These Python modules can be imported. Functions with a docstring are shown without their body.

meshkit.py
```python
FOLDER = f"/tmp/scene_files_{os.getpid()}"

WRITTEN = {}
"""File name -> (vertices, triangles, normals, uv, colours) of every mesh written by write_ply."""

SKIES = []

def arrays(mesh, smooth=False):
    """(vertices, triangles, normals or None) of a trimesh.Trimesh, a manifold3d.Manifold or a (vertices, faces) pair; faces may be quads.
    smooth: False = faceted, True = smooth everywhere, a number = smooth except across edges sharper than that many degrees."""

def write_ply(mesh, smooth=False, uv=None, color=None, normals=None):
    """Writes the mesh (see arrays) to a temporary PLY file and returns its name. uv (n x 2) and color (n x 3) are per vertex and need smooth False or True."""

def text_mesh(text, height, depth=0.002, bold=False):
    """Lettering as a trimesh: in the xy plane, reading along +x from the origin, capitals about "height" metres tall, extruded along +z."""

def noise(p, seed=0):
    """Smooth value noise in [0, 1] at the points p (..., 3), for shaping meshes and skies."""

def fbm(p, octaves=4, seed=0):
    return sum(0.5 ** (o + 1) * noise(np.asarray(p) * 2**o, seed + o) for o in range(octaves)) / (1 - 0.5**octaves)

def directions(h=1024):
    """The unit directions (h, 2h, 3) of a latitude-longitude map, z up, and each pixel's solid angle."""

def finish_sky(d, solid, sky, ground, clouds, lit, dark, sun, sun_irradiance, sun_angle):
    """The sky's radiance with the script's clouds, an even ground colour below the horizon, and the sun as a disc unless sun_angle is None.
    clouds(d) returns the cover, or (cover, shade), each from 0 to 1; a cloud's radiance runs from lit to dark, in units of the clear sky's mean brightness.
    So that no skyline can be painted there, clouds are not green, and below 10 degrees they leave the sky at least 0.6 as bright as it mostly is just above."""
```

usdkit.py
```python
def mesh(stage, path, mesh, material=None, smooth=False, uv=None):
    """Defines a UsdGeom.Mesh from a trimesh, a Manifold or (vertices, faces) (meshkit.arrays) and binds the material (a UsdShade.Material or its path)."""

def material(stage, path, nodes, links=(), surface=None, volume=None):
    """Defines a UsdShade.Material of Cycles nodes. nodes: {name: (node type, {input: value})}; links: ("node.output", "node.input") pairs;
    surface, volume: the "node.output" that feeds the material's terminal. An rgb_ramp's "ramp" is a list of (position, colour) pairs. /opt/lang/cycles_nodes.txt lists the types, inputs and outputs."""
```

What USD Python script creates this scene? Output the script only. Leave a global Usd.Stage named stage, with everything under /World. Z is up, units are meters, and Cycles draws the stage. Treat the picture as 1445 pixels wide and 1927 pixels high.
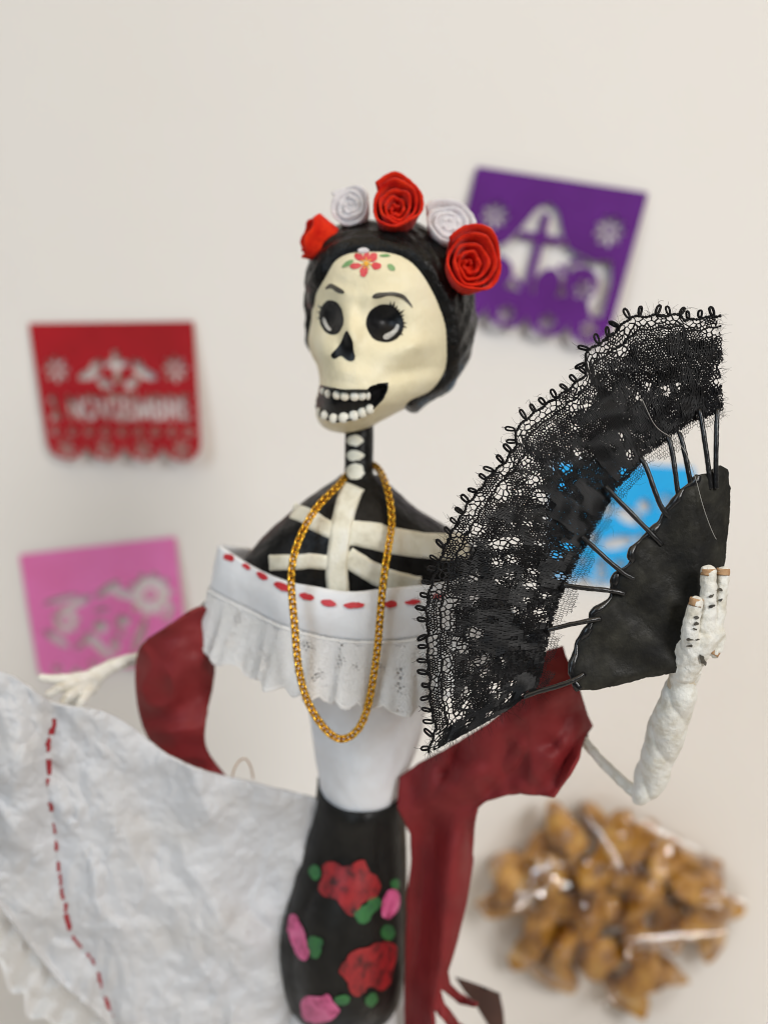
import math
import numpy as np, trimesh, manifold3d, usdkit, meshkit
from scipy.interpolate import PchipInterpolator, CubicSpline, LinearNDInterpolator, NearestNDInterpolator
from scipy.spatial import Voronoi, Delaunay
from shapely.geometry import Polygon, Point, LineString, MultiPolygon, box as sbox
from shapely.ops import unary_union
from shapely import affinity, contains_xy
from pxr import Usd, UsdGeom, UsdLux, UsdShade, Gf, Sdf

stage = Usd.Stage.CreateInMemory()
UsdGeom.SetStageUpAxis(stage, UsdGeom.Tokens.z)
UsdGeom.SetStageMetersPerUnit(stage, 1.0)
UsdGeom.Xform.Define(stage, '/World')

# ------------------------------------------------------------------ camera, light
FPX, CX, CY, ZC = 1900.0, 722.5, 963.5, 0.27      # focal length in photograph pixels, centre, camera height
cam = UsdGeom.Camera.Define(stage, '/World/camera')
cam.CreateFocalLengthAttr(24.0)
cam.CreateHorizontalApertureAttr(24.0 * 1445 / FPX)
cam.CreateVerticalApertureAttr(24.0 * 1927 / FPX)
cam.CreateFStopAttr(4.2)
cam.CreateFocusDistanceAttr(0.2475)
cam.CreateClippingRangeAttr(Gf.Vec2f(0.02, 50))
cam.CreateExposureAttr(0.0)
cam.AddTranslateOp().Set(Gf.Vec3d(0, 0, ZC))
cam.AddRotateXOp().Set(90.0)


def rect_light(name, pos, target, w, h, intensity, color):
    l = UsdLux.RectLight.Define(stage, '/World/' + name)
    l.CreateWidthAttr(w); l.CreateHeightAttr(h); l.CreateIntensityAttr(intensity); l.CreateColorAttr(Gf.Vec3f(*color))
    p, t = np.array(pos, float), np.array(target, float)
    z = p - t; z /= np.linalg.norm(z)
    x = np.cross([0, 0, 1.0], z); x /= np.linalg.norm(x); y = np.cross(z, x)
    l.AddTransformOp().Set(Gf.Matrix4d(*x, 0, *y, 0, *z, 0, *p, 1))
    return l


AIM = (0.0, 0.4, 0.27)
rect_light('window_light', (-1.2, -1.2, 0.9), AIM, 0.9, 1.2, 4.2, (0.66, 0.83, 1.0))
rect_light('room_lamp', (0.66, -0.68, 0.66), AIM, 0.38, 0.45, 20.0, (1.0, 0.985, 0.965))
rect_light('ceiling_bounce', (-0.2, -0.6, 2.0), AIM, 2.6, 2.2, 1.30, (1.0, 0.80, 0.56))


# ------------------------------------------------------------------ helpers
def P(px, py, Y):
    """The point seen at pixel (px, py) of the photograph at distance Y in front of the camera."""
    px, py, Y = np.broadcast_arrays(np.asarray(px, float), np.asarray(py, float), np.asarray(Y, float))
    # the figurine leans: its lower body stands farther back than its head
    Y = Y + np.where(Y < .45, .036 * np.clip((py - 1000) / 900, 0, 1.4) * np.clip((Y - .258) / .03, 0, 1), 0)
    return np.stack([(px - CX) / FPX * Y, Y, ZC - (py - CY) / FPX * Y], -1)


def W(a):
    a = np.asarray(a, float)
    return P(a[..., 0], a[..., 1], a[..., 2])


def srgb(r, g, b):
    c = np.array([r, g, b]) / 255.0
    return tuple(np.where(c <= 0.04045, c / 12.92, ((c + 0.055) / 1.055) ** 2.4))


used = {}


def path_for(name, parent):
    base = str(parent.GetPath()) if parent is not None else '/World'
    k = used.get((base, name), -1) + 1
    used[(base, name)] = k
    return f'{base}/{name}' + (f'_{k:03d}' if k else '')


def tag(prim, label=None, cat=None, group=None, kind=None):
    for key, v in (('label', label), ('category', cat), ('group', group), ('kind', kind)):
        if v:
            prim.SetCustomDataByKey(key, v)
    return prim


def obj(name, mesh, mat, parent=None, smooth=40, label=None, cat=None, group=None, kind=None):
    m = usdkit.mesh(stage, path_for(name, parent), mesh, mat, smooth=smooth)
    return tag(m.GetPrim(), label, cat, group, kind)


def thing(name, label, cat, group=None):
    return tag(UsdGeom.Xform.Define(stage, path_for(name, None)).GetPrim(), label, cat, group)


def cat_meshes(ms):
    return trimesh.util.concatenate(ms) if len(ms) > 1 else ms[0]


def solidify(V, F, t):
    """A sheet of world points given thickness t."""
    m = trimesh.Trimesh(V, F, process=False)
    N = np.array(m.vertex_normals)
    n = len(V)
    e = np.sort(m.edges, axis=1)
    _, inv, cnt = np.unique(e, axis=0, return_inverse=True, return_counts=True)
    b = m.edges[cnt[inv.ravel()] == 1]
    side = np.vstack([np.c_[b[:, 1], b[:, 0], b[:, 0] + n], np.c_[b[:, 1], b[:, 0] + n, b[:, 1] + n]])
    return trimesh.Trimesh(np.vstack([V + N * t / 2, V - N * t / 2]), np.vstack([F, F[:, ::-1] + n, side]), process=False)


def grid_faces(m, n, wrap=False):
    i, j = np.meshgrid(np.arange(m - 1), np.arange(n if wrap else n - 1), indexing='ij')
    a, b = i * n + j, i * n + (j + 1) % n
    c, d = a + n, b + n
    return np.vstack([np.stack([a, c, b], -1).reshape(-1, 3), np.stack([b, c, d], -1).reshape(-1, 3)])


def fix(m):
    trimesh.repair.fix_normals(m)
    return m


def loft(rows, yc, m=110, n=120, k=0.0, p=1.0, dip=0.0, dpow=1.3):
    """rows of (py, left, right, front depth, back depth[, skew]): closed cross-sections one above the other, in pixel space."""
    r = np.array(rows, float)
    s = np.linspace(0, 1, m)
    s = 0.5 - 0.5 * np.cos(s * np.pi) * (0.35 + 0.65 * 1)
    f = PchipInterpolator(r[:, 0], r[:, 1:])
    py = r[0, 0] + (r[-1, 0] - r[0, 0]) * s
    q = f(py)
    th = np.linspace(0, 2 * np.pi, n, endpoint=False)
    u, w = np.cos(th), np.sin(th)
    kk = q[:, 4] if q.shape[1] > 4 else np.full(m, k)
    front = w > 0
    uu = np.where(front[None], u[None] + kk[:, None] * (1 - u[None] ** 2), u[None])
    x = (q[:, 0] + q[:, 1])[:, None] / 2 + (q[:, 1] - q[:, 0])[:, None] / 2 * uu
    prof = np.abs(w) ** p
    y = yc - np.where(front[None], q[:, 2][:, None], -q[:, 3][:, None]) * prof[None]
    PY = np.repeat(py[:, None], n, 1) + dip * np.where(front, np.abs(w) ** dpow, 0)[None] * np.linspace(1, 0, m)[:, None] ** 1.0
    return np.stack([x, PY, y], -1), front


def loft_mesh(V):
    m, n = V.shape[:2]
    F = grid_faces(m, n, True)
    pts = np.vstack([V.reshape(-1, 3), V[0].mean(0), V[-1].mean(0)])
    a, b = m * n, m * n + 1
    j = np.arange(n)
    F = np.vstack([F, np.c_[np.full(n, a), j, (j + 1) % n], np.c_[np.full(n, b), (m - 1) * n + (j + 1) % n, (m - 1) * n + j]])
    return fix(trimesh.Trimesh(W(pts), F, process=False))


def depth_of(V, front):
    """Depth of a lofted body's front as a function of the pixel."""
    q = V[:, front].reshape(-1, 3)
    lin, near = LinearNDInterpolator(q[:, :2], q[:, 2]), NearestNDInterpolator(q[:, :2], q[:, 2])

    def f(px, py):
        px, py = np.asarray(px, float), np.asarray(py, float)
        d = lin(px, py)
        return np.where(np.isnan(d), near(px, py), d)
    return f


def tri_poly(poly, step):
    """Points and triangles filling a shapely polygon."""
    P2, T2, off = [], [], 0
    for g in getattr(poly, 'geoms', [poly]):
        if g.area < 1e-9:
            continue
        rings = [g.exterior, *g.interiors]
        bp = []
        for r in rings:
            nseg = max(6, int(r.length / step))
            bp += [r.interpolate(i / nseg, normalized=True).coords[0] for i in range(nseg)]
            c = np.array(r.coords[:-1])
            bp += [tuple(x) for x in c if len(c) < 40]
        x0, y0, x1, y1 = g.bounds
        gx, gy = np.meshgrid(np.arange(x0, x1, step), np.arange(y0, y1, step * 0.87))
        gx = gx + (np.arange(gx.shape[0]) % 2)[:, None] * step / 2
        inner = g.buffer(-step * 0.4)
        ok = contains_xy(inner, gx.ravel(), gy.ravel())
        pts = np.unique(np.round(np.vstack([np.array(bp), np.c_[gx.ravel(), gy.ravel()][ok]]), 5), axis=0)
        T = Delaunay(pts).simplices
        c = pts[T].mean(1)
        T = T[contains_xy(g, c[:, 0], c[:, 1])]
        a = pts[T]
        area = (a[:, 1, 0] - a[:, 0, 0]) * (a[:, 2, 1] - a[:, 0, 1]) - (a[:, 1, 1] - a[:, 0, 1]) * (a[:, 2, 0] - a[:, 0, 0])
        T = T[np.abs(area) > 1e-9]; area = area[np.abs(area) > 1e-9]
        T[area < 0] = T[area < 0][:, ::-1]
        P2.append(pts); T2.append(T + off); off += len(pts)
    return np.vstack(P2), np.vstack(T2)


def patch(poly, depth, lift, step=2.5):
    """A coat of paint on a body: the outline laid on its surface, proud by lift metres."""
    q, T = tri_poly(poly, step)
    V = P(q[:, 0], q[:, 1], depth(q[:, 0], q[:, 1]) - lift)
    return trimesh.Trimesh(V, T[:, ::-1], process=False)


def sheet(poly, depth, t, step=4.0):
    q, T = tri_poly(poly, step)
    V = P(q[:, 0], q[:, 1], depth(q[:, 0], q[:, 1]))
    return solidify(V, T[:, ::-1], t)


def smooth_poly(pts, n=8, closed=True):
    """A soft outline through the given pixels."""
    p = np.array(pts, float)
    q = np.vstack([p, p[:1]]) if closed else p
    d = np.r_[0, np.cumsum(np.linalg.norm(np.diff(q, axis=0), axis=1) ** 0.5)]
    c = CubicSpline(d, q, bc_type='periodic' if closed else 'natural')
    s = np.concatenate([np.linspace(d[i], d[i + 1], n, endpoint=False) for i in range(len(d) - 1)] + ([] if closed else [[d[-1]]]))
    g = c(s)
    return Polygon(g).buffer(0) if closed else g


def ell(cx, cy, rx, ry, rot=0, n=28):
    return affinity.rotate(affinity.scale(Point(cx, cy).buffer(1, quad_segs=n // 4), rx, ry), rot, origin=(cx, cy))


def wob(poly, amp, seed, f=0.12):
    c = np.array(poly.exterior.segmentize(2.0).coords)[:-1]
    z = np.c_[c * f, np.zeros(len(c))]
    o = np.c_[meshkit.noise(z, seed), meshkit.noise(z, seed + 7)] - 0.5
    return Polygon(c + 2 * amp * o).buffer(0)


def spline3(pts, n):
    p = np.array(pts, float)
    d = np.r_[0, np.cumsum(np.linalg.norm(np.diff(p[:, :2], axis=0), axis=1) ** 0.5)]
    return CubicSpline(d, p)(np.linspace(0, d[-1], n))


def tube(points, radius, sides=8, closed=False):
    p = np.asarray(points, float)
    n = len(p)
    t = (np.roll(p, -1, 0) - np.roll(p, 1, 0)) if closed else np.gradient(p, axis=0)
    t /= np.linalg.norm(t, axis=1, keepdims=True) + 1e-15
    a = np.cross(t[0], [0.3, 1, 0.2]); a /= np.linalg.norm(a)
    A = []
    for i in range(n):
        a = a - t[i] * (a @ t[i]); a /= np.linalg.norm(a); A.append(a)
    A = np.array(A); B = np.cross(t, A)
    ang = np.arange(sides) * 2 * np.pi / sides
    R = np.broadcast_to(radius, (n,))[:, None, None]
    V = p[:, None] + R * (np.cos(ang)[None, :, None] * A[:, None] + np.sin(ang)[None, :, None] * B[:, None])
    if closed:
        V = np.concatenate([V, V[:1]])
        return trimesh.Trimesh(V.reshape(-1, 3), grid_faces(n + 1, sides, True)[:, ::-1], process=False)
    F = grid_faces(n, sides, True)
    j = np.arange(sides)
    F = np.vstack([F, np.c_[np.full(sides, n * sides), j, (j + 1) % sides], np.c_[np.full(sides, n * sides + 1), (n - 1) * sides + (j + 1) % sides, (n - 1) * sides + j]])
    return fix(trimesh.Trimesh(np.vstack([V.reshape(-1, 3), p[:1], p[-1:]]), F, process=False))


def ptube(pts, rpx, n=24, sides=8):
    """Tube through pixels with depth; radius in pixels, scalar or one per control point."""
    q = spline3(pts, n)
    r = np.interp(np.linspace(0, 1, n), np.linspace(0, 1, np.size(rpx)), np.atleast_1d(rpx)) * q[:, 2] / FPX
    return tube(W(q), r, sides)


def threads(A, B, ra, rb=None, sides=3):
    """Many straight thread pieces from A to B as thin prisms in one mesh."""
    A, B = np.asarray(A), np.asarray(B)
    rb = ra if rb is None else rb
    d = B - A
    L = np.linalg.norm(d, axis=1)
    ok = L > 1e-9
    A, B, d, L = A[ok], B[ok], d[ok], L[ok]
    ra, rb = np.broadcast_to(ra, ok.shape)[ok], np.broadcast_to(rb, ok.shape)[ok]
    d = d / L[:, None]
    A = A - d * ra[:, None] * 0.5; B = B + d * rb[:, None] * 0.5
    u = np.cross(d, [0, 1.0, 0.01]); u /= np.linalg.norm(u, axis=1, keepdims=True) + 1e-15
    v = np.cross(d, u)
    ang = np.arange(sides) * 2 * np.pi / sides + 0.5
    ring = np.cos(ang)[None, :, None] * u[:, None] + np.sin(ang)[None, :, None] * v[:, None]
    V = np.concatenate([A[:, None] + ring * ra[:, None, None], B[:, None] + ring * rb[:, None, None]], 1)
    F = []
    for j in range(sides):
        k = (j + 1) % sides
        F += [[j, k, sides + j], [k, sides + k, sides + j]]
    F = np.array(F)[None] + (np.arange(len(A)) * 2 * sides)[:, None, None]
    return trimesh.Trimesh(V.reshape(-1, 3), F.reshape(-1, 3), process=False)


def smooth_noise2(x, y, f, seed):
    return meshkit.noise(np.stack([np.asarray(x) * f, np.asarray(y) * f, np.zeros_like(np.asarray(x, float))], -1), seed)


def net_points(x0, y0, x1, y1, step, jit, rng):
    gx, gy = np.meshgrid(np.arange(x0, x1, step), np.arange(y0, y1, step * 0.87))
    gx = gx + (np.arange(gx.shape[0]) % 2)[:, None] * step / 2
    q = np.c_[gx.ravel(), gy.ravel()]
    return q + rng.uniform(-jit, jit, q.shape) * step


def voronoi_edges(pts):
    v = Voronoi(pts)
    r = np.array(v.ridge_vertices)
    r = r[(r >= 0).all(1)]
    return v.vertices[r[:, 0]], v.vertices[r[:, 1]]


def capsules(chains, refine=0.0009, smooth=8):
    """One continuous body from chains of (points, radii): hulls of neighbouring spheres, joined, refined and smoothed."""
    parts = []
    for pts, rad in chains:
        sp = [manifold3d.Manifold.sphere(r, 20).translate(list(map(float, p))) for p, r in zip(pts, rad)]
        parts += [manifold3d.Manifold.batch_hull([a, b]) for a, b in zip(sp, sp[1:])]
    m = manifold3d.Manifold.batch_boolean(parts, manifold3d.OpType.Add).refine_to_length(refine)
    a = m.to_mesh()
    t = trimesh.Trimesh(a.vert_properties[:, :3], a.tri_verts, process=True)
    trimesh.smoothing.filter_taubin(t, iterations=smooth)
    return t


def rough(m, amp, f, seed=0, octaves=3):
    m = m.copy()
    n = meshkit.fbm(np.array(m.vertices) * f, octaves, seed) - 0.5
    m.vertices = np.array(m.vertices) + np.array(m.vertex_normals) * (2 * amp * n)[:, None]
    return m


# ------------------------------------------------------------------ materials
def mat(name, color, rough_=0.6, var=None, vscale=60.0, bump=0.0, bscale=300.0, bdist=0.0005, spec=0.5, sheen=0.0, coat=0.0, metallic=0.0, translucent=0.0, sss=0.0, rvar=0.0, stops=None, stretch=None, detail=4.0):
    nodes = {'g': ('geometry', {}), 'p': ('principled_bsdf', {'base_color': color, 'roughness': rough_, 'specular_ior_level': spec, 'sheen_weight': sheen, 'coat_weight': coat, 'metallic': metallic, 'coat_roughness': 0.15})}
    links = []
    src = 'g.position'
    if stretch:
        nodes['map'] = ('mapping', {'scale': stretch, 'mapping_type': 'point'})
        links.append(('g.position', 'map.vector')); src = 'map.vector'
    if var or stops:
        nodes['n'] = ('noise_texture', {'scale': vscale, 'detail': detail, 'roughness': 0.6})
        nodes['r'] = ('rgb_ramp', {'ramp': stops or [(0.32, color), (0.68, var)]})
        links += [(src, 'n.vector'), ('n.fac', 'r.fac'), ('r.color', 'p.base_color')]
    if rvar:
        nodes['rn'] = ('noise_texture', {'scale': vscale * 2.3, 'detail': 3.0})
        nodes['rm'] = ('map_range', {'from_min': 0.3, 'from_max': 0.7, 'to_min': max(0.02, rough_ - rvar), 'to_max': min(1, rough_ + rvar), 'clamp': True})
        links += [(src, 'rn.vector'), ('rn.fac', 'rm.value'), ('rm.result', 'p.roughness')]
    if bump:
        nodes['bn'] = ('noise_texture', {'scale': bscale, 'detail': 5.0, 'roughness': 0.6})
        nodes['b'] = ('bump', {'strength': bump, 'distance': bdist})
        links += [(src, 'bn.vector'), ('bn.fac', 'b.height'), ('b.normal', 'p.normal')]
    surface = 'p.BSDF'
    if translucent:
        nodes['t'] = ('translucent_bsdf', {'color': color})
        nodes['m'] = ('mix_closure', {'fac': translucent})
        if var or stops:
            links.append(('r.color', 't.color'))
        links += [('p.BSDF', 'm.closure1'), ('t.BSDF', 'm.closure2')]
        surface = 'm.closure'
    return usdkit.material(stage, '/World/Looks/' + name, nodes, links, surface=surface)


UsdGeom.Scope.Define(stage, '/World/Looks')
M = {}
M['wall'] = mat('wall_paint', (0.80, 0.775, 0.74), 0.85, var=(0.78, 0.75, 0.71), vscale=5, bump=0.25, bscale=220, bdist=0.0006, spec=0.25)
M['table'] = mat('table_top', (0.72, 0.69, 0.65), 0.6, var=(0.68, 0.64, 0.6), vscale=8)
M['bone'] = mat('bone_paint', (0.80, 0.72, 0.49), 0.5, stops=[(0.25, (0.72, 0.64, 0.42)), (0.5, (0.81, 0.735, 0.51)), (0.8, (0.84, 0.78, 0.59))], vscale=75, bump=0.5, bscale=260, bdist=0.0006, spec=0.35, rvar=0.12)
M['bone_pale'] = mat('pale_bone_paint', (0.78, 0.75, 0.63), 0.5, stops=[(0.28, (0.60, 0.56, 0.43)), (0.5, (0.78, 0.75, 0.62)), (0.75, (0.83, 0.82, 0.75))], vscale=160, bump=0.6, bscale=420, bdist=0.0005, spec=0.35)
M['tooth'] = mat('tooth_paint', (0.86, 0.84, 0.76), 0.35, var=(0.78, 0.72, 0.58), vscale=260, spec=0.5)
M['ink'] = mat('black_paint', (0.005, 0.005, 0.005), 0.34, var=(0.011, 0.011, 0.012), vscale=140, spec=0.22, bump=0.25, bscale=500, bdist=0.0004, rvar=0.12)
M['black_body'] = mat('black_body_paint', (0.006, 0.006, 0.006), 0.34, var=(0.016, 0.015, 0.014), vscale=110, spec=0.18, bump=0.6, bscale=330, bdist=0.0008, rvar=0.15)
M['hair'] = mat('hair_paint', (0.005, 0.005, 0.005), 0.34, var=(0.012, 0.011, 0.01), vscale=160, spec=0.2, bump=0.9, bscale=300, bdist=0.0010, rvar=0.22)
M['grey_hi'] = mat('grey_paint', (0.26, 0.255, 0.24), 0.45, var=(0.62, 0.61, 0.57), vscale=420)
M['brow'] = mat('brow_paint', (0.03, 0.028, 0.026), 0.5, var=(0.09, 0.08, 0.06), vscale=300)
M['red_paint'] = mat('red_paint', (0.58, 0.02, 0.04), 0.45, var=(0.72, 0.10, 0.11), vscale=330)
M['green_paint'] = mat('green_paint', (0.14, 0.33, 0.12), 0.5, var=(0.30, 0.45, 0.22), vscale=330)
M['yellow_paint'] = mat('yellow_paint', (0.80, 0.40, 0.03), 0.45)
M['white_paint'] = mat('white_paint', (0.78, 0.79, 0.80), 0.5, var=(0.72, 0.72, 0.72), vscale=140, bump=0.3, bscale=260)
M['felt_red'] = mat('red_felt', (0.56, 0.010, 0.005), 0.95, var=(0.74, 0.034, 0.008), vscale=300, bump=0.8, bscale=1400, bdist=0.0003, sheen=0.08, spec=0.08)
M['felt_white'] = mat('white_felt', (0.93, 0.92, 0.93), 0.95, var=(0.90, 0.88, 0.90), vscale=300, bump=0.7, bscale=1400, bdist=0.0003, sheen=0.3, spec=0.15, translucent=0.38)
M['blouse'] = mat('blouse_white', (0.77, 0.79, 0.82), 0.55, stops=[(0.3, (0.72, 0.72, 0.73)), (0.6, (0.79, 0.81, 0.84))], vscale=90, bump=0.35, bscale=230, bdist=0.0006)
M['stitch_red'] = mat('stitch_red', (0.50, 0.01, 0.02), 0.5, var=(0.60, 0.04, 0.05), vscale=300)
M['stitch_dark'] = mat('stitch_dark_red', (0.30, 0.012, 0.022), 0.7, var=(0.36, 0.03, 0.04), vscale=300)
M['lace_white'] = mat('white_lace', (0.92, 0.92, 0.92), 0.8, var=(0.88, 0.88, 0.87), vscale=200, translucent=0.2, sheen=0.2)
M['sheer'] = usdkit.material(stage, '/World/Looks/sheer_white', {'g': ('geometry', {}), 'n': ('noise_texture', {'scale': 190.0, 'detail': 3.0}), 'r': ('map_range', {'from_min': 0.40, 'from_max': 0.56, 'to_min': 0.2, 'to_max': 1.0, 'clamp': True}),
    'p': ('principled_bsdf', {'base_color': (0.93, 0.93, 0.94), 'roughness': 0.8, 'specular_ior_level': 0.2}), 't': ('transparent_bsdf', {}), 'm': ('mix_closure', {})},
    [('g.position', 'n.vector'), ('n.fac', 'r.value'), ('r.result', 'm.fac'), ('t.BSDF', 'm.closure1'), ('p.BSDF', 'm.closure2')], surface='m.closure')
M['cloth_white'] = mat('white_starched_cloth', (0.60, 0.60, 0.61), 0.95, stops=[(0.28, (0.54, 0.53, 0.52)), (0.5, (0.60, 0.61, 0.63)), (0.75, (0.635, 0.65, 0.68))], vscale=36, bump=0.5, bscale=420, bdist=0.0006, spec=0.06, detail=6)
M['shawl'] = mat('maroon_shawl', (0.20, 0.012, 0.014), 0.65, stops=[(0.3, (0.165, 0.009, 0.012)), (0.55, (0.20, 0.012, 0.014)), (0.8, (0.24, 0.018, 0.019))], vscale=45, bump=0.4, bscale=190, bdist=0.0008, spec=0.4, rvar=0.1)
M['brown'] = mat('brown_cloth', (0.055, 0.022, 0.015), 0.7, var=(0.075, 0.03, 0.02), vscale=80)
M['apron'] = mat('black_apron', (0.007, 0.007, 0.007), 0.42, var=(0.017, 0.016, 0.014), vscale=90, spec=0.18, bump=0.35, bscale=420, bdist=0.0005, rvar=0.1)
M['rose_red'] = mat('painted_rose_red', (0.28, 0.012, 0.014), 0.5, stops=[(0.34, (0.05, 0.006, 0.006)), (0.5, (0.24, 0.010, 0.014)), (0.68, (0.36, 0.016, 0.018))], vscale=260)
M['rose_pink'] = mat('painted_rose_pink', (0.58, 0.09, 0.23), 0.5, stops=[(0.3, (0.30, 0.03, 0.10)), (0.52, (0.62, 0.10, 0.26)), (0.75, (0.70, 0.20, 0.36))], vscale=280)
M['leaf_green'] = mat('painted_leaf_green', (0.03, 0.17, 0.04), 0.5, var=(0.02, 0.09, 0.035), vscale=240)
M['gold'] = mat('gold_chain', (0.80, 0.47, 0.05), 0.22, metallic=1.0, var=(0.66, 0.35, 0.03), vscale=400)
M['lace_black'] = mat('black_lace', (0.004, 0.004, 0.0045), 0.55, var=(0.010, 0.0095, 0.010), vscale=240, spec=0.16)
M['lace_thread'] = mat('black_lace_thread', (0.007, 0.007, 0.0075), 0.5, var=(0.016, 0.0155, 0.016), vscale=240, spec=0.2)
M['fan_black'] = mat('fan_blade', (0.014, 0.0135, 0.012), 0.58, spec=0.2, stops=[(0.3, (0.006, 0.006, 0.006)), (0.5, (0.013, 0.0125, 0.010)), (0.66, (0.028, 0.027, 0.021)), (0.82, (0.07, 0.065, 0.05))], vscale=150, bump=0.5, bscale=900, bdist=0.0004, rvar=0.16, detail=9)
M['stick'] = mat('fan_stick', (0.007, 0.007, 0.008), 0.25, var=(0.016, 0.016, 0.016), vscale=200, spec=0.45, bump=0.3, bscale=600)
M['hand_white'] = mat('hand_white', (0.76, 0.75, 0.69), 0.6, stops=[(0.28, (0.58, 0.54, 0.44)), (0.5, (0.76, 0.75, 0.69)), (0.8, (0.82, 0.82, 0.79))], vscale=260, bump=0.8, bscale=650, bdist=0.0006)
M['finger_end'] = mat('finger_end', (0.38, 0.21, 0.10), 0.8, var=(0.52, 0.33, 0.18), vscale=600, bump=0.5, bscale=900)
M['tan_wrap'] = mat('tan_wrap', (0.55, 0.46, 0.33), 0.7, var=(0.68, 0.62, 0.50), vscale=200)
M['hair_thread'] = mat('grey_thread', (0.35, 0.34, 0.31), 0.4)
M['snack'] = mat('snack_crust', (0.42, 0.19, 0.04), 0.45, stops=[(0.3, (0.10, 0.032, 0.004)), (0.42, (0.33, 0.14, 0.013)), (0.55, (0.54, 0.27, 0.036)), (0.72, (0.70, 0.44, 0.11))], vscale=95, rvar=0.15, bump=0.6, bscale=300, bdist=0.001, coat=0.25)


def paper(name, c, c2):
    return mat(name, c, 0.7, var=c2, vscale=28, bump=0.2, bscale=90, bdist=0.001, spec=0.25, translucent=0.12)


M['paper_red'] = paper('red_tissue', (0.44, 0.008, 0.016), (0.34, 0.006, 0.012))
M['paper_pink'] = paper('pink_tissue', (0.84, 0.24, 0.58), (0.78, 0.19, 0.46))
M['paper_purple'] = paper('purple_tissue', (0.135, 0.018, 0.25), (0.105, 0.012, 0.19))
M['paper_blue'] = paper('blue_tissue', (0.016, 0.42, 0.90), (0.03, 0.48, 0.92))


def film_material(name, ior, most):
    nodes = {'g': ('geometry', {}), 'n': ('noise_texture', {'scale': 55.0, 'detail': 3.0}), 'b': ('bump', {'strength': 0.08, 'distance': 0.001}),
             'f': ('fresnel', {'IOR': ior}), 'mm': ('math', {'math_type': 'minimum', 'value2': most}), 't': ('transparent_bsdf', {'color': (0.995, 0.993, 0.99)}), 'gl': ('glossy_bsdf', {'color': (1, 1, 1), 'roughness': 0.04}), 'm': ('mix_closure', {})}
    links = [('g.position', 'n.vector'), ('n.fac', 'b.height'), ('b.normal', 'gl.normal'), ('b.normal', 'f.normal'), ('f.fac', 'mm.value1'), ('mm.value', 'm.fac'), ('t.BSDF', 'm.closure1'), ('gl.BSDF', 'm.closure2')]
    return usdkit.material(stage, '/World/Looks/' + name, nodes, [l for l in links if l[1] != 'f.normal'], surface='m.closure')


M['film'] = film_material('clear_film', 1.6, .20)
M['film_crease'] = film_material('creased_film', 3.2, .60)

# ------------------------------------------------------------------ setting
YW = 0.52
wall = trimesh.creation.box((5.0, 0.1, 3.0)); wall.apply_translation((0, YW + 0.05, 1.0))
obj('wall', wall, M['wall'], smooth=False, kind='structure')
tb = trimesh.creation.box((1.2, 0.60, 0.03)); tb.apply_translation((0, YW - 0.302, -0.017))
obj('table', tb, M['table'], smooth=False, kind='structure')


# ------------------------------------------------------------------ cut paper banners on the wall
def text_shape(text, height, bold=True):
    m = meshkit.text_mesh(text, height, depth=0.01, bold=bold)
    up = m.face_normals[:, 2] > 0.9
    return unary_union([Polygon(t[:, :2]).buffer(0.004 * height) for t in m.triangles[up]])


def star(cx, cy, r, n=8, w=0.16):
    out = []
    for k in range(n):
        a = 2 * np.pi * k / n
        out.append(affinity.rotate(ell(cx + r * 0.62, cy, r * 0.36, r * w), math.degrees(a), origin=(cx, cy)))
    return unary_union(out + [Point(cx, cy).buffer(r * 0.16)])


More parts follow.
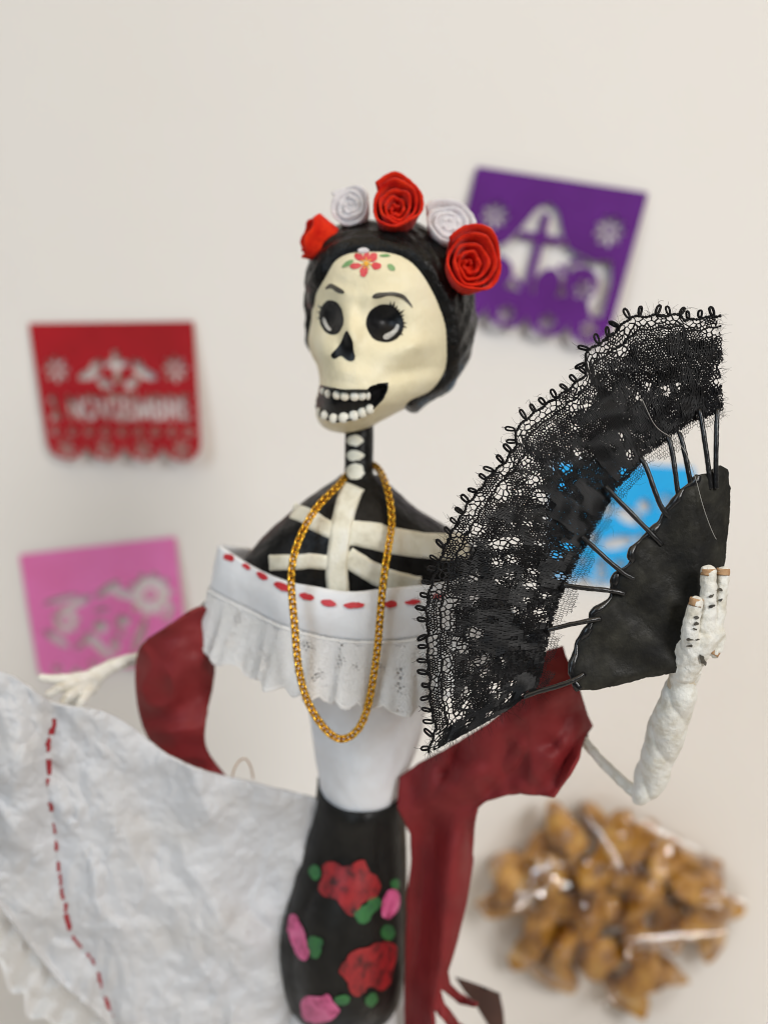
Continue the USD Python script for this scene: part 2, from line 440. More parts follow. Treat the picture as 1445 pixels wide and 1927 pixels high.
def banner_outline(n_scallop, H, dip):
    x = np.linspace(0, 1, 24 * n_scallop + 1)
    y = H + dip * np.sqrt(np.clip(1 - (2 * ((x * n_scallop) % 1) - 1) ** 2, 0, 1))
    return Polygon([(0, 0), (1, 0)] + [(a, b) for a, b in zip(x[::-1], y[::-1])])


def banner(name, label, mat_, corners, shape, H, curl=0.004, seed=0):
    """shape in unit width, y down; corners: pixels of TL, TR, BR, BL."""
    q, T = tri_poly(shape, 0.022)
    u, v = q[:, 0], q[:, 1] / H
    c = np.array(corners, float)
    px = ((1 - u) * (1 - v))[:, None] * c[0] + (u * (1 - v))[:, None] * c[1] + (u * v)[:, None] * c[2] + ((1 - u) * v)[:, None] * c[3]
    z = smooth_noise2(u, v, 2.3, seed)
    Y = YW - 0.0015 - curl * (0.15 + v * 0.75 + 0.9 * z * (0.25 + v) + 0.35 * np.abs(u - 0.5) * v)
    m = solidify(P(px[:, 0], px[:, 1], Y), T[:, ::-1], 0.0002)
    return obj(name, m, mat_, smooth=False, label=label, cat='paper banner', group='cut paper banners on the white wall')


# red: flowers, cross motif, lettering
H = 0.70
s = banner_outline(4, H, 0.10)
cut = [star(0.13, 0.27, 0.085), star(0.87, 0.27, 0.085)]
cut += [sbox(0.485, 0.16, 0.525, 0.36), sbox(0.43, 0.22, 0.58, 0.26)]
cut += [ell(0.33, 0.30, 0.08, 0.03, -18), ell(0.68, 0.30, 0.08, 0.03, 18), ell(0.42, 0.355, 0.05, 0.03, 30), ell(0.59, 0.355, 0.05, 0.03, -30), ell(0.38, 0.24, 0.045, 0.022, -30), ell(0.64, 0.24, 0.045, 0.022, 30)]
tx = text_shape('1 NOVIEMBRE', 0.135).buffer(.004)
b = tx.bounds
tx = affinity.translate(affinity.scale(tx, 0.90 / (b[2] - b[0]), -1, origin=(0, 0)), 0.05 - b[0] * 0.90 / (b[2] - b[0]), 0.56)
cut += [tx]
for k in range(9):
    cut += [star(0.07 + k * 0.107, 0.635, 0.034, 5, 0.3)]
for k in range(4):
    cut += [star(0.125 + 0.25 * k, 0.735, 0.06, 7, 0.18)]
banner('paper_banner', 'red cut paper banner with a word across it and a scalloped hem', M['paper_red'], [(54, 608), (364, 604), (378, 835), (88, 832)], s.difference(unary_union(cut)).buffer(0), H, 0.0035, 3)

# pink: birds and flowers
H = 0.76
s = banner_outline(4, H, 0.06)
cut = [star(0.80, 0.36, 0.16, 10, 0.19), star(0.23, 0.46, 0.10, 7, 0.26), ell(0.53, 0.29, 0.03, 0.10, 62), ell(0.62, 0.33, 0.07, 0.035, 20),
       ell(0.45, 0.53, 0.05, 0.045), ell(0.60, 0.51, 0.05, 0.04), ell(0.33, 0.355, 0.10, 0.028, -20), ell(0.15, 0.57, 0.10, 0.028, 40), ell(0.42, 0.65, 0.13, 0.032, 52), ell(0.70, 0.62, 0.12, 0.030, -62),
       ell(0.53, 0.66, 0.03, 0.06, 10), ell(0.22, 0.32, 0.12, 0.022, -8), ell(0.91, 0.50, 0.07, 0.024, -60), ell(0.47, 0.42, 0.05, 0.016, 0), ell(0.32, 0.62, 0.07, 0.022, -30), ell(0.58, 0.58, 0.05, 0.014, 40)]
for k in range(4):
    cut += [star(0.125 + 0.25 * k, 0.77, 0.045, 6, 0.2)]
banner('paper_banner', 'pink cut paper banner with pale flower cut-outs, behind the raised skirt', M['paper_pink'], [(36, 1044), (330, 1010), (352, 1225), (72, 1262)], s.difference(unary_union(cut)).buffer(0), H, 0.0022, 8)

# purple: cross on a mound
H = 0.78
s = banner_outline(4, H, 0.10)
arch = Polygon([(0.08, 0.62), (0.08, 0.50), (0.16, 0.46), (0.28, 0.40), (0.34, 0.30), (0.40, 0.18), (0.46, 0.14), (0.52, 0.18), (0.58, 0.30), (0.64, 0.38), (0.80, 0.42), (0.90, 0.40), (0.93, 0.52), (0.93, 0.72), (0.86, 0.72), (0.80, 0.60), (0.62, 0.66), (0.50, 0.66), (0.34, 0.66), (0.20, 0.56)])
keep = [sbox(0.435, 0.20, 0.485, 0.72), sbox(0.33, 0.32, 0.60, 0.365), ell(0.245, 0.58, 0.11, 0.10), ell(0.57, 0.60, 0.075, 0.10), ell(0.76, 0.56, 0.10, 0.10), ell(0.70, 0.44, 0.05, 0.02, -20), ell(0.64, 0.50, 0.05, 0.02, 30), ell(0.40, 0.62, 0.05, 0.02, 40)]
cut = [arch.buffer(0).difference(unary_union(keep)), star(0.17, 0.26, 0.085, 9, 0.14), star(0.84, 0.24, 0.095, 9, 0.14), star(0.78, 0.585, 0.06, 6, 0.2)]
for k in range(4):
    cut += [star(0.125 + 0.25 * k, 0.80, 0.055, 7, 0.22)]
banner('paper_banner', 'purple cut paper banner with a cross cut out, behind the red rose', M['paper_purple'], [(897, 312), (1220, 362), (1148, 622), (838, 560)], s.difference(unary_union(cut)).buffer(0), H, 0.0045, 5)

# blue: behind the fan
H = 0.72
s = banner_outline(4, H, 0.08)
cut = [star(0.18, 0.24, 0.07), star(0.82, 0.24, 0.07), ell(0.55, 0.34, 0.10, 0.05, 20), ell(0.66, 0.27, 0.05, 0.045), ell(0.40, 0.30, 0.04, 0.06), ell(0.48, 0.52, 0.12, 0.045, -15), ell(0.66, 0.50, 0.06, 0.04, 30), ell(0.30, 0.50, 0.05, 0.05), ell(0.80, 0.52, 0.05, 0.035)]
for k in range(7):
    cut += [ell(0.10 + 0.135 * k, 0.66, 0.045, 0.03)]
for k in range(4):
    cut += [star(0.125 + 0.25 * k, 0.735, 0.06, 7, 0.24)]
banner('paper_banner', 'bright blue cut paper banner seen through the black lace fan', M['paper_blue'], [(1040, 866), (1306, 880), (1296, 1088), (1034, 1068)], s.difference(unary_union(cut)).buffer(0), H, 0.003, 11)

# ------------------------------------------------------------------ the figurine
FIG = thing('skeleton_figurine', 'painted skeleton lady figurine with rose crown and maroon shawl', 'figurine')

# skull ---------------------------------------------------------------
YH = 0.303
rows = [  # py, left, right, front, back, skew
    (424, 690, 740, .002, .003, 0), (428, 660, 775, .008, .010, 0), (440, 632, 806, .014, .018, 0), (460, 612, 834, .019, .023, -.04), (490, 598, 858, .0235, .027, -.10), (520, 592, 872, .0255, .029, -.14),
    (560, 588, 879, .0265, .030, -.18), (600, 586, 880, .0270, .030, -.22), (640, 580, 876, .0275, .029, -.26), (665, 585, 868, .0275, .027, -.30), (690, 597, 855, .0275, .025, -.33), (715, 601, 842, .0285, .022, -.34),
    (735, 599, 820, .0290, .018, -.33), (755, 594, 788, .0285, .014, -.28), (775, 594, 750, .0260, .010, -.2), (793, 599, 716, .0215, .007, -.12), (805, 610, 694, .015, .005, -.05), (812, 627, 674, .008, .003, 0), (815, 645, 658, .003, .002, 0)]
V, front = loft(rows, YH, m=190, n=220, p=0.86)


def bumpfield(px, py, lst):
    o = np.zeros_like(px)
    for cx, cy, rx, ry, rot, amp in lst:
        a = math.radians(rot)
        dx, dy = px - cx, py - cy
        ux, uy = (dx * math.cos(a) + dy * math.sin(a)) / rx, (-dx * math.sin(a) + dy * math.cos(a)) / ry
        o += amp * np.exp(-(ux ** 2 + uy ** 2))
    return o


FACE_BUMPS = [  # towards the camera, metres
    (623, 597, 22, 32, 0, -.0030), (723, 607, 32, 33, 0, -.0042), (645, 650, 16, 22, 0, -.0010), (660, 625, 16, 34, -12, .0022),
    (628, 545, 30, 12, 15, .0009), (730, 553, 40, 14, -6, .0011), (690, 500, 60, 40, 0, .0006), (676, 585, 9, 22, 10, -.0009), (655, 700, 48, 18, 5, .0012),
    (775, 655, 48, 20, -15, .0023), (762, 702, 44, 13, -12, -.0015), (600, 660, 14, 20, 0, .0008), (610, 705, 10, 14, 0, -.0006),
    (660, 800, 50, 12, -8, .0014), (745, 755, 40, 18, -35, .0010), (800, 690, 22, 40, 20, -.0010)]
MOUTH = [(350, 920), (440, 940), (600, 968), (760, 965), (840, 968), (880, 930), (960, 902), (1055, 892), (1045, 970), (1000, 1065), (925, 1140), (872, 1196), (740, 1262), (620, 1288), (500, 1302), (400, 1270), (328, 1230), (300, 1140), (318, 1030)]
z2 = lambda pts: [(540 + x / 5.558, 560 + y / 5.558) for x, y in pts]
z1 = lambda pts: [(540 + x / 3.284, 300 + y / 3.284) for x, y in pts]
mouth = Polygon(z2(MOUTH)).buffer(0)
fx = V[:, front]
d = bumpfield(fx[..., 0], fx[..., 1], FACE_BUMPS)
inside = contains_xy(mouth.buffer(-2), fx[..., 0].ravel(), fx[..., 1].ravel()).reshape(d.shape)
far = np.array([mouth.exterior.distance(Point(a, b)) if i else 0 for a, b, i in zip(fx[..., 0].ravel(), fx[..., 1].ravel(), inside.ravel())]).reshape(d.shape)
d -= 0.0034 * np.clip(far / 9, 0, 1) ** 0.7
d += 0.0007 * (meshkit.fbm(np.stack([fx[..., 0] * .028, fx[..., 1] * .028, fx[..., 2] * 0], -1), 3, 5) - .5) * np.clip(np.minimum(fx[..., 0] - 585, 880 - fx[..., 0]) / 40, 0, 1)
V[:, front, 2] -= d
skull_depth = depth_of(V, front)
skull_m = loft_mesh(V)
SK = obj('skull', skull_m, M['bone'], FIG, smooth=True)

# hair: a cap swelling out of the skull outside the hairline
face = smooth_poly(z1([(150, 930), (172, 850), (190, 800), (240, 715), (300, 620), (390, 575), (470, 566), (600, 568), (720, 600), (800, 660), (860, 740), (915, 840), (952, 930), (982, 1030), (990, 1150), (984, 1280), (940, 1375), (850, 1455), (735, 1525), (700, 1800), (300, 1850), (40, 1600), (50, 1000)]), 6)
hv = np.array(skull_m.vertices)
hn = np.array(skull_m.vertex_normals)
hpx = np.vstack([V.reshape(-1, 3), V[0].mean(0), V[-1].mean(0)])
fr = np.r_[np.tile(front, V.shape[0]), False, False] & (hn[:, 1] < 0.35)
ins = contains_xy(face, hpx[:, 0], hpx[:, 1])
import shapely
dist = shapely.distance(shapely.points(hpx[:, :2]), face.exterior)
sd = np.where(ins, -dist, dist)
low = 572 + 180 * np.clip((hpx[:, 2] - .300) / .022, 0, 1) ** 2
low = np.where(hpx[:, 0] < 670, low, 742)
sd = np.where(fr, sd, np.clip(low - hpx[:, 1], -30, 30))
lump = meshkit.fbm(np.c_[hpx[:, 0] * .03, hpx[:, 1] * .03, hpx[:, 2] * 180], 3, 2) - 0.5
ang = np.arctan2(hpx[:, 1] - 520, hpx[:, 0] - 690)
strand = np.sin(np.hypot(hpx[:, 0] - 690, (hpx[:, 1] - 560)) * 0.42 + 7 * lump + 2 * ang)
top = np.clip((500 - hpx[:, 1]) / 60, 0, 1)
h = np.clip(sd / 9 + 0.1, -1, 1)
h = np.where(h > 0, np.abs(h) ** 0.6, h) * (0.0026 - 0.0008 * top) + np.clip(sd / 14, 0, 1) * (0.0010 * lump + 0.00026 * strand)
hf = np.array(skull_m.faces)
hair = trimesh.Trimesh(hv + hn * h[:, None], hf[(sd[hf] > -9).any(1)], process=False)
hair.remove_unreferenced_vertices()
obj('hair', hair, M['hair'], FIG, smooth=True)

# painted and carved features
obj('mouth_cavity', patch(mouth.buffer(1.2), skull_depth, .0006, 1.5), M['ink'], SK)
for i, (x, y, rx, ry) in enumerate([(378, 978, 30, 34), (432, 1005, 36, 40), (525, 1018, 42, 42), (606, 1030, 42, 44), (706, 1030, 44, 46), (786, 1025, 40, 44), (848, 1025, 24, 40),
                                    (334, 1192, 24, 42), (400, 1230, 42, 48), (495, 1264, 48, 52), (594, 1256, 49, 52), (700, 1234, 48, 52), (790, 1202, 46, 50), (866, 1168, 42, 48)]):
    (px, py), = z2([(x, y)])
    sx, sy = rx / 5.2, ry / 5.3
    lip = float(skull_depth(px, py))
    t = trimesh.creation.icosphere(3, 1.0)
    tv = np.array(t.vertices); tv = np.sign(tv) * np.abs(tv) ** 0.93
    c = W([px, py, lip - 0.0011])
    mm = trimesh.Trimesh(c + tv * [sx * .000158, .0012, sy * .000158], t.faces, process=False)
    obj('tooth', mm, M['tooth'], SK, smooth=True)
left_eye = wob(ell(623.5, 597, 21.5, 31.5, -6), 0.8, 2)
right_eye = wob(smooth_poly(z2([(840, 250), (870, 160), (940, 100), (1030, 80), (1120, 110), (1180, 180), (1205, 260), (1200, 330), (1150, 410), (1060, 450), (960, 440), (890, 390), (850, 320)])), 0.6, 3)
for e in (affinity.scale(left_eye, 1.06, 1.04), affinity.scale(right_eye, 1.07, 1.06)):
    obj('eye_socket', patch(e, skull_depth, .00022), M['ink'], SK)
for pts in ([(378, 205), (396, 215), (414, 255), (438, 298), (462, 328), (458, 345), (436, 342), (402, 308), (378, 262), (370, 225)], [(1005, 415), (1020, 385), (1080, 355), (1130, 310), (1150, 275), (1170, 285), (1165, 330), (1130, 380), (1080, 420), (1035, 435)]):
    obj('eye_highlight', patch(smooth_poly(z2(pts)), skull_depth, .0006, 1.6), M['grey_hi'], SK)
rng = np.random.default_rng(4)
for k in range(11):   # painted lashes round the right socket
    a = math.radians(-72 + k * 10.5)
    c, s_ = math.cos(a), math.sin(a)
    b0 = (727 + 27 * c, 606 + 30 * s_)
    L = 10 + 4 * math.sin(k * 1.9) + rng.uniform(-1, 2)
    tip = (b0[0] + L * math.cos(a - .35 + .05 * k), b0[1] + L * math.sin(a - .35 + .05 * k))
    nx, ny = -s_ * 3.0, c * 3.0
    obj('eyelash', patch(Polygon([(b0[0] + nx, b0[1] + ny), (b0[0] - nx, b0[1] - ny), tip]), skull_depth, .0003, 1.6), M['ink'], SK)
for k in range(3):
    y = 572 + 9 * k
    obj('eyelash', patch(Polygon([(609, y + 6), (606, y + 12), (597 - k, y + 2 + 3 * k)]), skull_depth, .0003, 1.6), M['ink'], SK)
obj('nose_hole', patch(smooth_poly(z2([(622, 345), (655, 390), (688, 470), (694, 550), (712, 620), (690, 658), (640, 655), (595, 625), (560, 605), (515, 632), (475, 630), (458, 600), (490, 560), (555, 480), (592, 395)]), 4), skull_depth, .00025), M['ink'], SK)
for pts in ([(235, 800), (262, 768), (300, 778), (352, 812), (350, 826), (300, 815), (268, 795)], [(528, 850), (545, 828), (600, 820), (660, 818), (715, 832), (750, 865), (778, 915), (740, 880), (690, 850), (620, 842), (560, 858)]):
    obj('eyebrow', patch(smooth_poly(z1(pts), 5), skull_depth, .00025, 1.6), M['brow'], SK)
for x, y, rx, ry, rot in ((447, 602, 34, 19, 28), (532, 602, 30, 24, -50), (552, 655, 32, 22, 10), (474, 690, 24, 34, 10), (425, 655, 36, 17, -8), (492, 596, 18, 26, 0)):
    (px, py), = z1([(x, y)])
    obj('painted_petal', patch(wob(ell(px, py, rx / 3.284, ry / 3.284, rot), 1.0, int(x), .3), skull_depth, .00028, 1.6), M['red_paint'], SK)
(px, py), = z1([(490, 640)])
for k in range(7):
    a = k * 2 * math.pi / 7 + .2
    obj('painted_stamen', patch(LineString([(px, py), (px + 11 * math.cos(a), py + 11 * math.sin(a))]).buffer(1.0), skull_depth, .0004, 1.5), M['yellow_paint'], SK)
obj('painted_stamen', patch(Point(px, py).buffer(4.2), skull_depth, .00046, 1.5), M['yellow_paint'], SK)
for pts in ([(340, 665), (365, 630), (410, 620), (395, 645), (365, 660)], [(622, 650), (645, 645), (668, 678), (640, 682)], [(570, 592), (610, 582), (640, 592), (605, 600)]):
    obj('painted_leaf', patch(smooth_poly(z1(pts), 5), skull_depth, .00028, 1.6), M['green_paint'], SK)
wp = W([684, 471, float(skull_depth(684, 471)) - .0014])
wm = trimesh.creation.icosphere(3, 1.0); wm.apply_scale((.0017, .0004, .0008)); wm.apply_translation(wp)
obj('white_bead', rough(wm, .0004, 700), M['felt_white'], SK, smooth=True)


# felt roses
def rose(px, py, Y, R, normal, squash, turns=4.2, seed=0, depth=0.0065, cup=.55, fill=.25):
    rg = np.random.default_rng(seed)
    n = np.array(normal, float); n /= np.linalg.norm(n)
    a = np.cross([0, 0, 1.0], n); a /= np.linalg.norm(a); b_ = np.cross(n, a)
    th = np.linspace(0.6, turns * 2 * np.pi, 360)
    f = th / th[-1]
    ph = rg.uniform(0, 6, 4)
    r = R * (0.08 + 0.92 * f ** 0.95) * (1 + 0.05 * np.sin(2 * th + ph[0]) * f + 0.04 * np.sin(3.3 * th + ph[1]) * f)
    topz = depth * (0.80 - cup * (1 - f) ** 1.4) + depth * 0.16 * np.sin(1.7 * th + ph[2]) * f + depth * .06 * np.sin(5.1 * th + ph[3])
    t = np.linspace(0, 1, 9)
    flare = 0.72 + 0.28 * t ** 0.8 + 0.10 * np.clip(t - .8, 0, 1) * 5 * 0.5
    rr = r[:, None] * (flare[None] * f[:, None] + (1 - f[:, None]) * (0.9 + .1 * t[None]))
    zz = -depth * 0.4 + (topz[:, None] + depth * 0.4) * t[None]
    X, Yy = rr * np.cos(th)[:, None] * squash[0], rr * np.sin(th)[:, None] * squash[1]
    G = W([px, py, Y]) + X[..., None] * a + Yy[..., None] * b_ + zz[..., None] * n
    m1 = solidify(G.reshape(-1, 3), grid_faces(360, 9), 0.00075)
    base = trimesh.creation.icosphere(3, 1.0)
    bv = np.array(base.vertices)
    B = W([px, py, Y]) + bv[:, :1] * R * .74 * squash[0] * a + bv[:, 1:2] * R * .74 * squash[1] * b_ + (bv[:, 2:] * depth * .3 + depth * (fill - .5)) * n
    return rough(cat_meshes([m1, trimesh.Trimesh(B, base.faces, process=False)]), .00022, 900, seed)


px3 = lambda r: r * 0.300 / FPX
for px, py, Y, R, nrm, sq, mt, lab, sd_ in (
        (664, 400, .296, 42, (-.25, -.88, .28), (.95, 1.05), 'felt_white', 'white felt rose on the left of the crown', 1),
        (840, 432, .291, 49, (.18, -.93, .28), (1.0, .96), 'felt_white', 'white felt rose between the two large red roses', 2),
        (745, 401, .289, 50, (.02, -.95, .20), (.93, 1.08), 'felt_red', 'red felt rose at the top of the crown', 3),
        (879, 504, .286, 57, (.22, -.95, .10), (.98, 1.06), 'felt_red', 'largest red felt rose, low on the right of the crown', 4),
        (616, 460, .296, 44, (-.90, -.40, .35), (.8, .98), 'felt_red', 'red felt rose turned edge-on at the left temple', 5)):
    obj('rose', rose(px, py, Y, px3(R), nrm, sq, 4.4 if mt == 'felt_red' else 3.4, sd_, .0085 if sd_ > 2 else .0050, .55 if sd_ > 2 else .05, .25 if sd_ > 2 else .85), M[mt], FIG, smooth=True, label=lab)

# neck ---------------------------------------------------------------
nk, nf = loft([(770, 651, 702, .0045, .0045), (815, 649, 703, .0046, .005), (880, 648, 702, .0048, .005), (905, 645, 708, .006, .006), (918, 636, 718, .008, .008)], .301, m=50, n=60)
NK = obj('neck', loft_mesh(nk), M['black_body'], FIG, smooth=True)
nd = depth_of(nk, nf)
for y, rx, ry in ((829, 16, 10), (857, 17, 10), (887, 17, 15)):
    obj('vertebra', patch(wob(ell(668, y, rx, ry), 1.5, y, .2), nd, .0008, 2.0), M['bone_pale'], NK)

# chest ---------------------------------------------------------------
ch, cf = loft([(893, 640, 712, .006, .007), (905, 626, 726, .008, .008), (925, 596, 748, .011, .010), (945, 568, 770, .014, .012), (970, 538, 806, .016, .013), (1000, 505, 858, .018, .014), (1030, 478, 896, .0195, .015), (1060, 458, 915, .0205, .016), (1110, 455, 905, .021, .016), (1200, 500, 850, .020, .015), (1300, 560, 800, .017, .013)], .303, m=90, n=120)
CHT = obj('chest', rough(loft_mesh(ch), .0005, 180), M['black_body'], FIG, smooth=True)
cd = depth_of(ch, cf)
z5 = lambda pts: [(400 + x / 3.01, 860 + y / 3.01) for x, y in pts]


def strip_on(pts, halfw, name, seed, lift=.0007):
    """A raised painted bone: a swollen ridge along the line."""
    line = LineString(smooth_poly(z5(pts), 6, False))
    poly = wob(line.buffer(halfw, cap_style='flat'), 1.6, seed, .06)
    q, T = tri_poly(poly, 3.0)
    e = shapely.distance(shapely.points(q), poly.exterior)
    Yd = cd(q[:, 0], q[:, 1]) - lift * np.clip(e / 6, 0, 1) ** .6 - .0004
    return obj(name, trimesh.Trimesh(P(q[:, 0], q[:, 1], Yd), T[:, ::-1], process=False), M['bone_pale'], CHT, smooth=True)


strip_on([(800, 160), (770, 240), (735, 360), (715, 500), (705, 640), (712, 790)], 21, 'breastbone', 1, .0013)
strip_on([(690, 420), (600, 380), (520, 330), (450, 300)], 16, 'rib', 2)
strip_on([(770, 430), (880, 440), (1000, 470), (1150, 495), (1330, 505), (1450, 500)], 25, 'rib', 3)
strip_on([(680, 600), (560, 590), (430, 595), (320, 600)], 14, 'rib', 4)
strip_on([(760, 560), (850, 620), (960, 680), (1080, 720), (1180, 735)], 20, 'rib', 5)

# blouse: bodice, collar band, lace frill ------------------------------
bo, bf_ = loft([(1130, 508, 842, .021, .016), (1200, 535, 832, .0215, .016), (1260, 558, 818, .021, .015), (1310, 574, 806, .0195, .014), (1360, 584, 797, .018, .013), (1410, 592, 784, .0165, .012), (1460, 599, 768, .0155, .012), (1510, 606, 756, .015, .012), (1550, 612, 748, .0145, .012), (1600, 612, 750, .014, .012)], .303, m=90, n=120)
BOD = obj('bodice', rough(loft_mesh(bo), .0009, 75), M['blouse'], FIG, smooth=True)


def ring(pts, n=360):
    p = np.array(pts, float); p = np.vstack([p, p[:1]])
    d_ = np.r_[0, np.cumsum(np.linalg.norm(np.diff(W(p), axis=0), axis=1))]
    return CubicSpline(d_, p, bc_type='periodic'), d_[-1]


TOP = [(415, 1028, .305), (470, 1062, .295), (540, 1093, .286), (600, 1106, .281), (655, 1114, .279), (720, 1109, .279), (800, 1100, .281), (860, 1090, .287), (915, 1055, .304), (870, 1045, .324), (660, 1038, .332), (460, 1032, .322)]
BOT = [(399, 1108, .306), (472, 1146, .293), (545, 1180, .283), (610, 1197, .2785), (660, 1204, .2765), (720, 1205, .2765), (800, 1197, .279), (868, 1180, .285), (928, 1130, .305), (878, 1115, .327), (660, 1105, .335), (450, 1105, .325)]
HEM = [(375, 1212, .307), (455, 1262, .290), (545, 1303, .279), (610, 1318, .2755), (660, 1326, .274), (720, 1334, .274), (795, 1336, .2765), (875, 1290, .284), (945, 1215, .306), (885, 1195, .330), (660, 1190, .338), (440, 1190, .328)]
(ct, lt), (cb, lb), (chm, lh) = ring(TOP), ring(BOT), ring(HEM)
n = 300
fr_ = np.linspace(0, 1, n, endpoint=False)
tt = np.linspace(0, 1, 14)
band = ct(fr_ * lt)[None] * (1 - tt[:, None, None]) + cb(fr_ * lb)[None] * tt[:, None, None]
bulge = np.sin(tt * np.pi) * .0012
band[..., 2] -= bulge[:, None] * np.where(band[..., 2] < .305, 1, -1)
F = grid_faces(14, n, True)
bm = solidify(W(band).reshape(-1, 3), F, .0009)
BAND = obj('collar_band', rough(bm, .0004, 150, 4), M['blouse'], FIG, smooth=True)
m_front = (fr_ < 8.3 / 12)
bd_q = band[:, m_front].reshape(-1, 3)
bl, bn_ = LinearNDInterpolator(bd_q[:, :2], bd_q[:, 2]), NearestNDInterpolator(bd_q[:, :2], bd_q[:, 2])
band_depth = lambda x, y: np.where(np.isnan(bl(x, y)), bn_(x, y), bl(x, y))
for k, (x, y, rx, ry, rot) in enumerate(((430, 1049, 13, 8, 14), (463, 1066, 9, 6, 28), (493, 1084, 13, 7, 32), (531, 1104, 19, 9, 24), (577, 1123, 16, 8, 16), (618, 1135, 16, 8, 12), (666, 1139, 22, 7, -2), (735, 1137, 13, 8, -6), (776, 1133, 17, 6, -8), (826, 1121, 14, 7, -16), (866, 1108, 12, 6, -24))):
    obj('red_stitch', patch(wob(ell(x, y, rx * .92, ry * .82, rot), 1.2, k, .2), band_depth, .00085, 2.0), M['stitch_red'], BAND)


def ring_map(u, v):
    """u: 0..1 round the collar, v: 0 at the band, 1 at the hem, with ruffles and scallops."""
    a, c = cb((u % 1) * lb), chm((u % 1) * lh)
    sc = 1 + .12 * np.abs(np.sin(u * 2 * np.pi * 17 + 1.5 * np.sin(u * 29))) - .05
    q = a + (c - a) * (v * sc)[:, None]
    w = W(q)
    out = W(c) - np.array([-0.005, .306, .2]); out[:, 2] = 0
    out /= np.linalg.norm(out, axis=1, keepdims=True)
    return w + out * (v * (.0017 * np.sin(u * 2 * np.pi * 17 + 1.5 * np.sin(u * 29)) + .0006 * np.sin(u * 2 * np.pi * 41 + 2.0 * np.sin(u * 17))) + .0008)[:, None]


rng = np.random.default_rng(11)
LU, LV = 1500.0, 130.0
co, fi = net_points(0, -4, LU, LV, 9, .18, rng), net_points(0, -4, LU, LV, 4.8, .25, rng)
fld = lambda q: smooth_noise2(q[:, 0], q[:, 1], 1 / 26., 3) + .25 * np.sin(q[:, 0] * 2 * np.pi * 22 / LU) ** 2
pts = np.vstack([co[fld(co) < .50], fi[fld(fi) >= .50]])
A, B = voronoi_edges(pts)
ok = (A[:, 1] > 0) & (B[:, 1] > 0) & (A[:, 1] < LV) & (B[:, 1] < LV) & (A[:, 0] > 0) & (B[:, 0] < LU) & (B[:, 0] > 0) & (A[:, 0] < LU)
A, B = A[ok], B[ok]
rad = np.where(fld((A + B) / 2) > .50, 2.3, 1.7) * .00015
fr1 = threads(ring_map(A[:, 0] / LU, A[:, 1] / LV), ring_map(B[:, 0] / LU, B[:, 1] / LV), rad, sides=4)
u = np.linspace(0, 1, 1200, endpoint=False)
cords = [tube(ring_map(u, np.full(1200, v)), r, 5, True) for v, r in ((.03, .0005), (.55, .0003), (.97, .00045))]
u2, v2 = np.meshgrid(np.linspace(0, 1, 500, endpoint=False), np.linspace(0, .62, 10))
G = ring_map(np.tile(np.linspace(0, 1, 600), 10), np.repeat(np.linspace(0, .74, 10), 600)).reshape(10, 600, 3)
inw = G - np.array([-0.005, .306, .2]); inw[..., 2] = 0
G = G - inw / np.linalg.norm(inw, axis=-1, keepdims=True) * .0011
obj('frill_lining', trimesh.Trimesh(G.reshape(-1, 3), grid_faces(10, 600), process=False), M['sheer'], FIG, smooth=True)
obj('lace_frill', cat_meshes([fr1] + cords), M['lace_white'], FIG, smooth=False)

